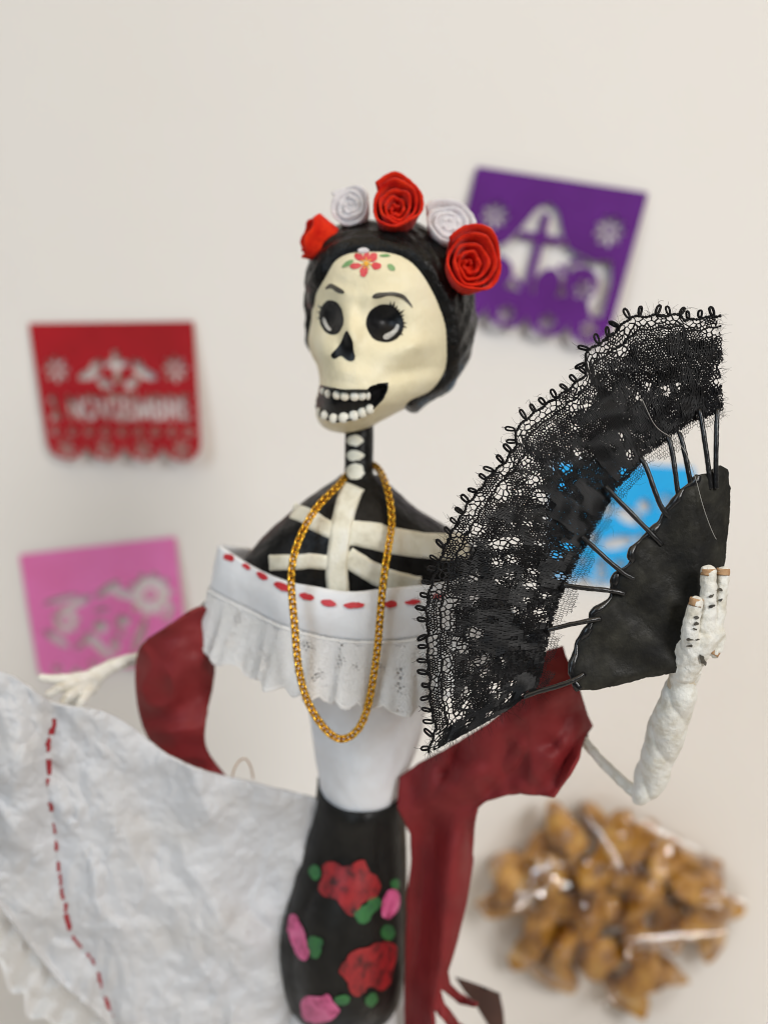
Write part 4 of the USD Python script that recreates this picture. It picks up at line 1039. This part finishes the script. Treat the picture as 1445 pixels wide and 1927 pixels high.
# picot loops along the outer edge
oc = fo(np.linspace(0, 1, 4000))
ol = np.r_[0, np.cumsum(np.linalg.norm(np.diff(oc, axis=0), axis=1))]
npic = int(ol[-1] / 24)
for k in range(npic):
    s_ = (k + .5 + rng.uniform(-.18, .18)) * ol[-1] / npic
    uu_ = np.interp(s_, ol, np.linspace(0, 1, 4000))
    c = fo(np.array([uu_]))[0]
    c2 = fo(np.array([min(uu_ + .012, 1)]))[0] - fo(np.array([max(uu_ - .012, 0)]))[0]
    t = c2 / (np.linalg.norm(c2) + 1e-9)
    out = np.array([t[1], -t[0]])
    if out @ (c - piv) < 0:
        out = -out
    w3 = fan_map(np.array([uu_ * FL]), np.array([3.0]))[0]
    cpx = np.array([w3[0] / w3[1] * FPX + CX, CY - (w3[2] - ZC) / w3[1] * FPX])
    L, wd = rng.uniform(13, 19), rng.uniform(3.0, 4.4)
    sk = rng.uniform(-.45, .45)
    th = np.linspace(0, 2 * np.pi, 18, endpoint=False)
    lo = (1 - np.cos(th)) / 2
    q = cpx + np.outer((1 - np.sign(np.cos(th)) * np.abs(np.cos(th)) ** .7) / 2 * L, out + sk * t) + np.outer(np.sin(th) * wd * (.75 + .25 * lo), t)
    Yd = w3[1] - .0005 * np.sin(th + rng.uniform(0, 6))
    lp_ = tube(P(q[:, 0], q[:, 1], Yd), rng.uniform(2.0, 2.7) * PX, 6, True)
    tip = P(*(cpx + out * L + sk * t * L), w3[1])
    hs = [tube(spline3(np.vstack([tip, tip + rng.normal(0, .0004, 3) + np.r_[out[0], 0, -out[1]] * .0004, tip + rng.normal(0, .0006, 3) + np.r_[out[0], 0, -out[1]] * .0006]), 6), .3 * PX, 4) for _ in range(rng.integers(0, 3))]
    obj('picot_loop', cat_meshes([lp_] + hs), M['lace_black'], FAN, smooth=True)
# sticks
for pts in ([(985, 1312, .2492), (1030, 1297, .2490), (1060, 1288, .2488), (1100, 1268, .2496)], [(1030, 1186, .2500), (1075, 1175, .2490), (1130, 1164, .2495)], [(1060, 1100, .2500), (1100, 1107, .2492), (1150, 1112, .2493), (1175, 1118, .2498)],
            [(1095, 1010, .2500), (1128, 1040, .2492), (1170, 1076, .2494), (1195, 1090, .2500)], [(1140, 915, .2500), (1170, 948, .2492), (1225, 1004, .2494), (1245, 1025, .2500)], [(1205, 862, .2500), (1222, 895, .2492), (1240, 945, .2492), (1262, 975, .2500)],
            [(1255, 820, .2500), (1266, 858, .2492), (1276, 930, .2494), (1282, 955, .2500)], [(1278, 815, .2500), (1287, 846, .2492), (1300, 915, .2494), (1306, 945, .2500)], [(1316, 770, .2500), (1323, 810, .2492), (1334, 890, .2494), (1337, 920, .2500)], [(1350, 770, .2500), (1348, 810, .2492), (1347, 880, .2494), (1347, 920, .2500)]):
    st_ = rough(ptube(pts, [4.4, 4.8, 4.8, 5.4], 30, 10), .00012, 900)
    obj('fan_stick', st_, M['stick'], FAN, smooth=True)
# blade: black leathery sector
blade = Polygon([(1366, 884), (1350, 876), (1338, 890), (1314, 893), (1306, 908), (1286, 918), (1276, 936), (1252, 962), (1240, 985), (1226, 1002), (1206, 1016), (1187, 1040), (1190, 1056), (1166, 1076), (1156, 1096), (1152, 1120), (1132, 1142), (1114, 1154), (1112, 1172), (1104, 1190), (1086, 1210), (1084, 1232), (1074, 1256), (1078, 1280), (1088, 1297), (1122, 1296), (1160, 1288), (1190, 1281), (1220, 1273), (1242, 1270), (1262, 1265), (1290, 1262), (1318, 1235), (1345, 1160), (1360, 1060), (1368, 980), (1371, 920)])


def blade_depth(x, y):
    r = np.hypot(x - piv[0], y - piv[1]); a = np.arctan2(piv[1] - y, x - piv[0])
    rr_ = np.clip(r / 420, 0, 1)
    e = shapely.distance(shapely.points(np.c_[np.ravel(x), np.ravel(y)]), blade.exterior).reshape(np.shape(x))
    return .2512 - .0022 * rr_ ** 2 + .0007 * np.sin(a * 14) * rr_ + .0007 * (meshkit.fbm(np.stack([np.asarray(x) / 55., np.asarray(y) / 55., np.asarray(x) * 0], -1), 4, 61) - .5) + .0009 * np.exp(-(e / 7) ** 2) + .0026 * np.clip((np.asarray(x) - 1310) / 60, 0, 1)


obj('fan_blade', sheet(wob(blade, 2.2, 9, .1), blade_depth, .0013, 3.2), M['fan_black'], FAN, smooth=35)
rim = [(1314, 895), (1304, 910), (1286, 920), (1275, 938), (1251, 964), (1239, 987), (1224, 1003), (1205, 1018), (1187, 1041), (1189, 1057), (1165, 1077), (1155, 1098), (1151, 1121), (1131, 1143), (1114, 1156), (1111, 1173), (1102, 1191), (1086, 1211), (1083, 1233), (1075, 1257), (1079, 1280), (1089, 1296)]
rq = smooth_poly(rim, 8, False)
obj('blade_rim', rough(tube(P(rq[:, 0], rq[:, 1], blade_depth(rq[:, 0], rq[:, 1]) - .0004), (6.5 + 2.5 * np.sin(np.arange(len(rq)) * .31)) * PX, 12), .0003, 500), M['stick'], FAN, smooth=True)
obj('loose_thread', ptube([(1207, 750, .2470), (1222, 782, .2465), (1240, 808, .2465), (1268, 826, .2465), (1290, 852, .2468), (1310, 905, .2475), (1322, 950, .2470), (1340, 1000, .2470), (1348, 1015, .2472)], .55, 60, 5), M['hair_thread'], FAN, smooth=True)

# ------------------------------------------------------------------ snack bag on the wall
rng = np.random.default_rng(8)
bagp = smooth_poly([(888, 1715), (903, 1645), (950, 1580), (1005, 1520), (1060, 1500), (1150, 1497), (1215, 1530), (1295, 1578), (1362, 1625), (1402, 1685), (1385, 1750), (1345, 1810), (1290, 1850), (1265, 1895), (1205, 1918), (1130, 1880), (1065, 1872), (1000, 1838), (930, 1795)], 6)
inner = bagp.buffer(-25)
cand = rng.uniform([880, 1490], [1410, 1925], (6000, 2))
cand = cand[contains_xy(inner, cand[:, 0], cand[:, 1])]
centre = np.array([1130, 1705.])
spots = []
for layer, sp in ((0, 57), (1, 66)):
    got = []
    for c in cand:
        if layer == 1 and bagp.exterior.distance(Point(c)) < 62:
            continue
        if all(np.hypot(*(c - g)) > sp for g in got):
            got.append(c)
    spots += [(g, layer) for g in got]


def snack(seed):
    rg = np.random.default_rng(seed)
    m = trimesh.creation.icosphere(4, 1.0)
    v = np.array(m.vertices)
    L = rg.uniform(.0120, .0180); w = rg.uniform(.0080, .0105); t = rg.uniform(.0062, .0086)
    x = v[:, 0]
    v = np.c_[x * L, v[:, 1] * w * (1 - .25 * x), v[:, 2] * t * (1 + .2 * x)]
    v[:, 1] += rg.uniform(.12, .38) * (v[:, 0] / L) ** 2 * L * .9
    groove = np.exp(-(v[:, 1] / w + .1) ** 2 / .05) * (v[:, 2] > 0) * .0011
    v[:, 2] -= groove
    m = trimesh.Trimesh(v, m.faces, process=False)
    v = np.array(m.vertices)
    for _ in range(7):      # broken flat faces
        d_ = rg.normal(0, 1, 3); d_ /= np.linalg.norm(d_)
        h_ = v @ d_; lim = np.percentile(h_, rg.uniform(80, 92))
        v -= np.outer(np.clip(h_ - lim, 0, None) * .85, d_)
    m.vertices = v
    return rough(m, .0016, 120, seed, 3)


bag_pts = []
for i, (c, layer) in enumerate(spots):
    m = snack(100 + i)
    R = trimesh.transformations.euler_matrix(rng.uniform(-.7, .7), rng.uniform(0, 6.28), rng.uniform(-.6, .6), 'sxyz')
    m.apply_transform(R)
    e = bagp.exterior.distance(Point(c))
    Yc = YW - .010 - layer * .0115 - (.004 if e > 60 else 0)
    v0 = np.array(m.vertices)
    for _ in range(12):
        w0 = v0 + P(c[0], c[1], Yc)
        ox, oy = w0[:, 0] / w0[:, 1] * FPX + CX, CY - (w0[:, 2] - ZC) / w0[:, 1] * FPX
        if contains_xy(bagp, ox, oy).mean() > .985:
            break
        c = c + (centre - c) / (np.linalg.norm(centre - c) + 1e-6) * 6
    m.apply_translation(P(c[0], c[1], Yc))
    over = m.vertices[:, 1].max() - (YW - .0012)
    if over > 0:
        m.apply_translation((0, -over, 0))
    bag_pts.append(np.array(m.vertices))
    obj('snack_piece', m, M['snack'], smooth=True, label='golden brown crusty snack piece inside the clear plastic bag', cat='snack', group='snack pieces in the clear bag')
allp = np.vstack(bag_pts)
bpx, bpy = allp[:, 0] / allp[:, 1] * FPX + CX, CY - (allp[:, 2] - ZC) / allp[:, 1] * FPX
BAG = thing('plastic_bag', 'clear plastic bag of brown snacks fixed to the wall', 'bag')
q, T = tri_poly(bagp.buffer(-2), 6.0)
e = shapely.distance(shapely.points(q), bagp.buffer(-2).exterior)
cover = np.array([allp[np.hypot(bpx - a, bpy - b) < 14, 1].min(initial=YW - .004) for a, b in q[:, :2]])
from scipy.spatial import cKDTree
tr = cKDTree(q)
for _ in range(3):
    cover = np.array([cover[ix].mean() * .5 + cover[ix].min() * .5 for ix in tr.query_ball_point(q, 16)])
Yfilm = np.minimum(cover, YW - .002) - .0010
edge = np.clip(e / 22, 0, 1) ** .6
Yfilm = (YW - .0012) * (1 - edge) + Yfilm * edge
ca = np.arctan2(q[:, 1] - 1690, q[:, 0] - 1420)
Yfilm -= edge * .0034 * ridged(ca * 6.0, np.hypot(q[:, 0] - 1420, q[:, 1] - 1690) / 220., 71) ** 3
obj('film', trimesh.Trimesh(P(q[:, 0], q[:, 1], Yfilm), T[:, ::-1], process=False), M['film'], BAG, smooth=True)


def film_fold(px, py, length, width, angle, light, seed):
    """A stiff crease of the film, turned so that it catches the light of a lamp."""
    nearF = NearestNDInterpolator(q, Yfilm)
    c = P(px, py, float(nearF(px, py)) - .0035)
    v1 = np.array([0, 0, ZC]) - c; v1 /= np.linalg.norm(v1)
    v2 = np.array(light) - c; v2 /= np.linalg.norm(v2)
    n_ = v1 + v2; n_ /= np.linalg.norm(n_)
    a = math.radians(angle)
    t = np.array([math.cos(a), 0, -math.sin(a)]); t -= n_ * (t @ n_); t /= np.linalg.norm(t)
    b_ = np.cross(n_, t)
    s1, s2 = np.linspace(-1, 1, 40), np.linspace(-1, 1, 11)
    tap = np.clip(1 - np.abs(s1) ** 2.2, .02, 1)
    wig = 2 * (meshkit.fbm(np.c_[s1 * 2.2, s1 * 0, s1 * 0 + seed], 3, seed) - .5)
    k = .00027
    G = c + (s1 * length * k)[:, None, None] * t + ((s2[None] * tap[:, None] * width + wig[:, None] * width * .9) * k)[..., None] * b_
    G = G - (np.abs(s2)[None] ** 2 * .0016 * tap[:, None] + .0007 * wig[:, None] ** 2)[..., None] * n_
    return obj('film_fold', trimesh.Trimesh(G.reshape(-1, 3), grid_faces(40, 11), process=False), M['film_crease'], BAG, smooth=True)


WIN, LAMP = (-1.2, -1.2, 0.9), (.66, -.68, .66)
film_fold(1010, 1660, 58, 30, -28, WIN, 1)
film_fold(1000, 1690, 40, 9, -30, LAMP, 2)
film_fold(1142, 1590, 62, 7, 62, LAMP, 3)
film_fold(1275, 1762, 95, 8, -6, LAMP, 4)
film_fold(1235, 1776, 46, 13, -4, WIN, 5)
film_fold(1250, 1568, 85, 6, 28, LAMP, 6)
film_fold(1375, 1690, 36, 6, 20, LAMP, 7)
film_fold(1345, 1702, 14, 9, 0, WIN, 8)
film_fold(1150, 1880, 30, 5, -30, LAMP, 9)
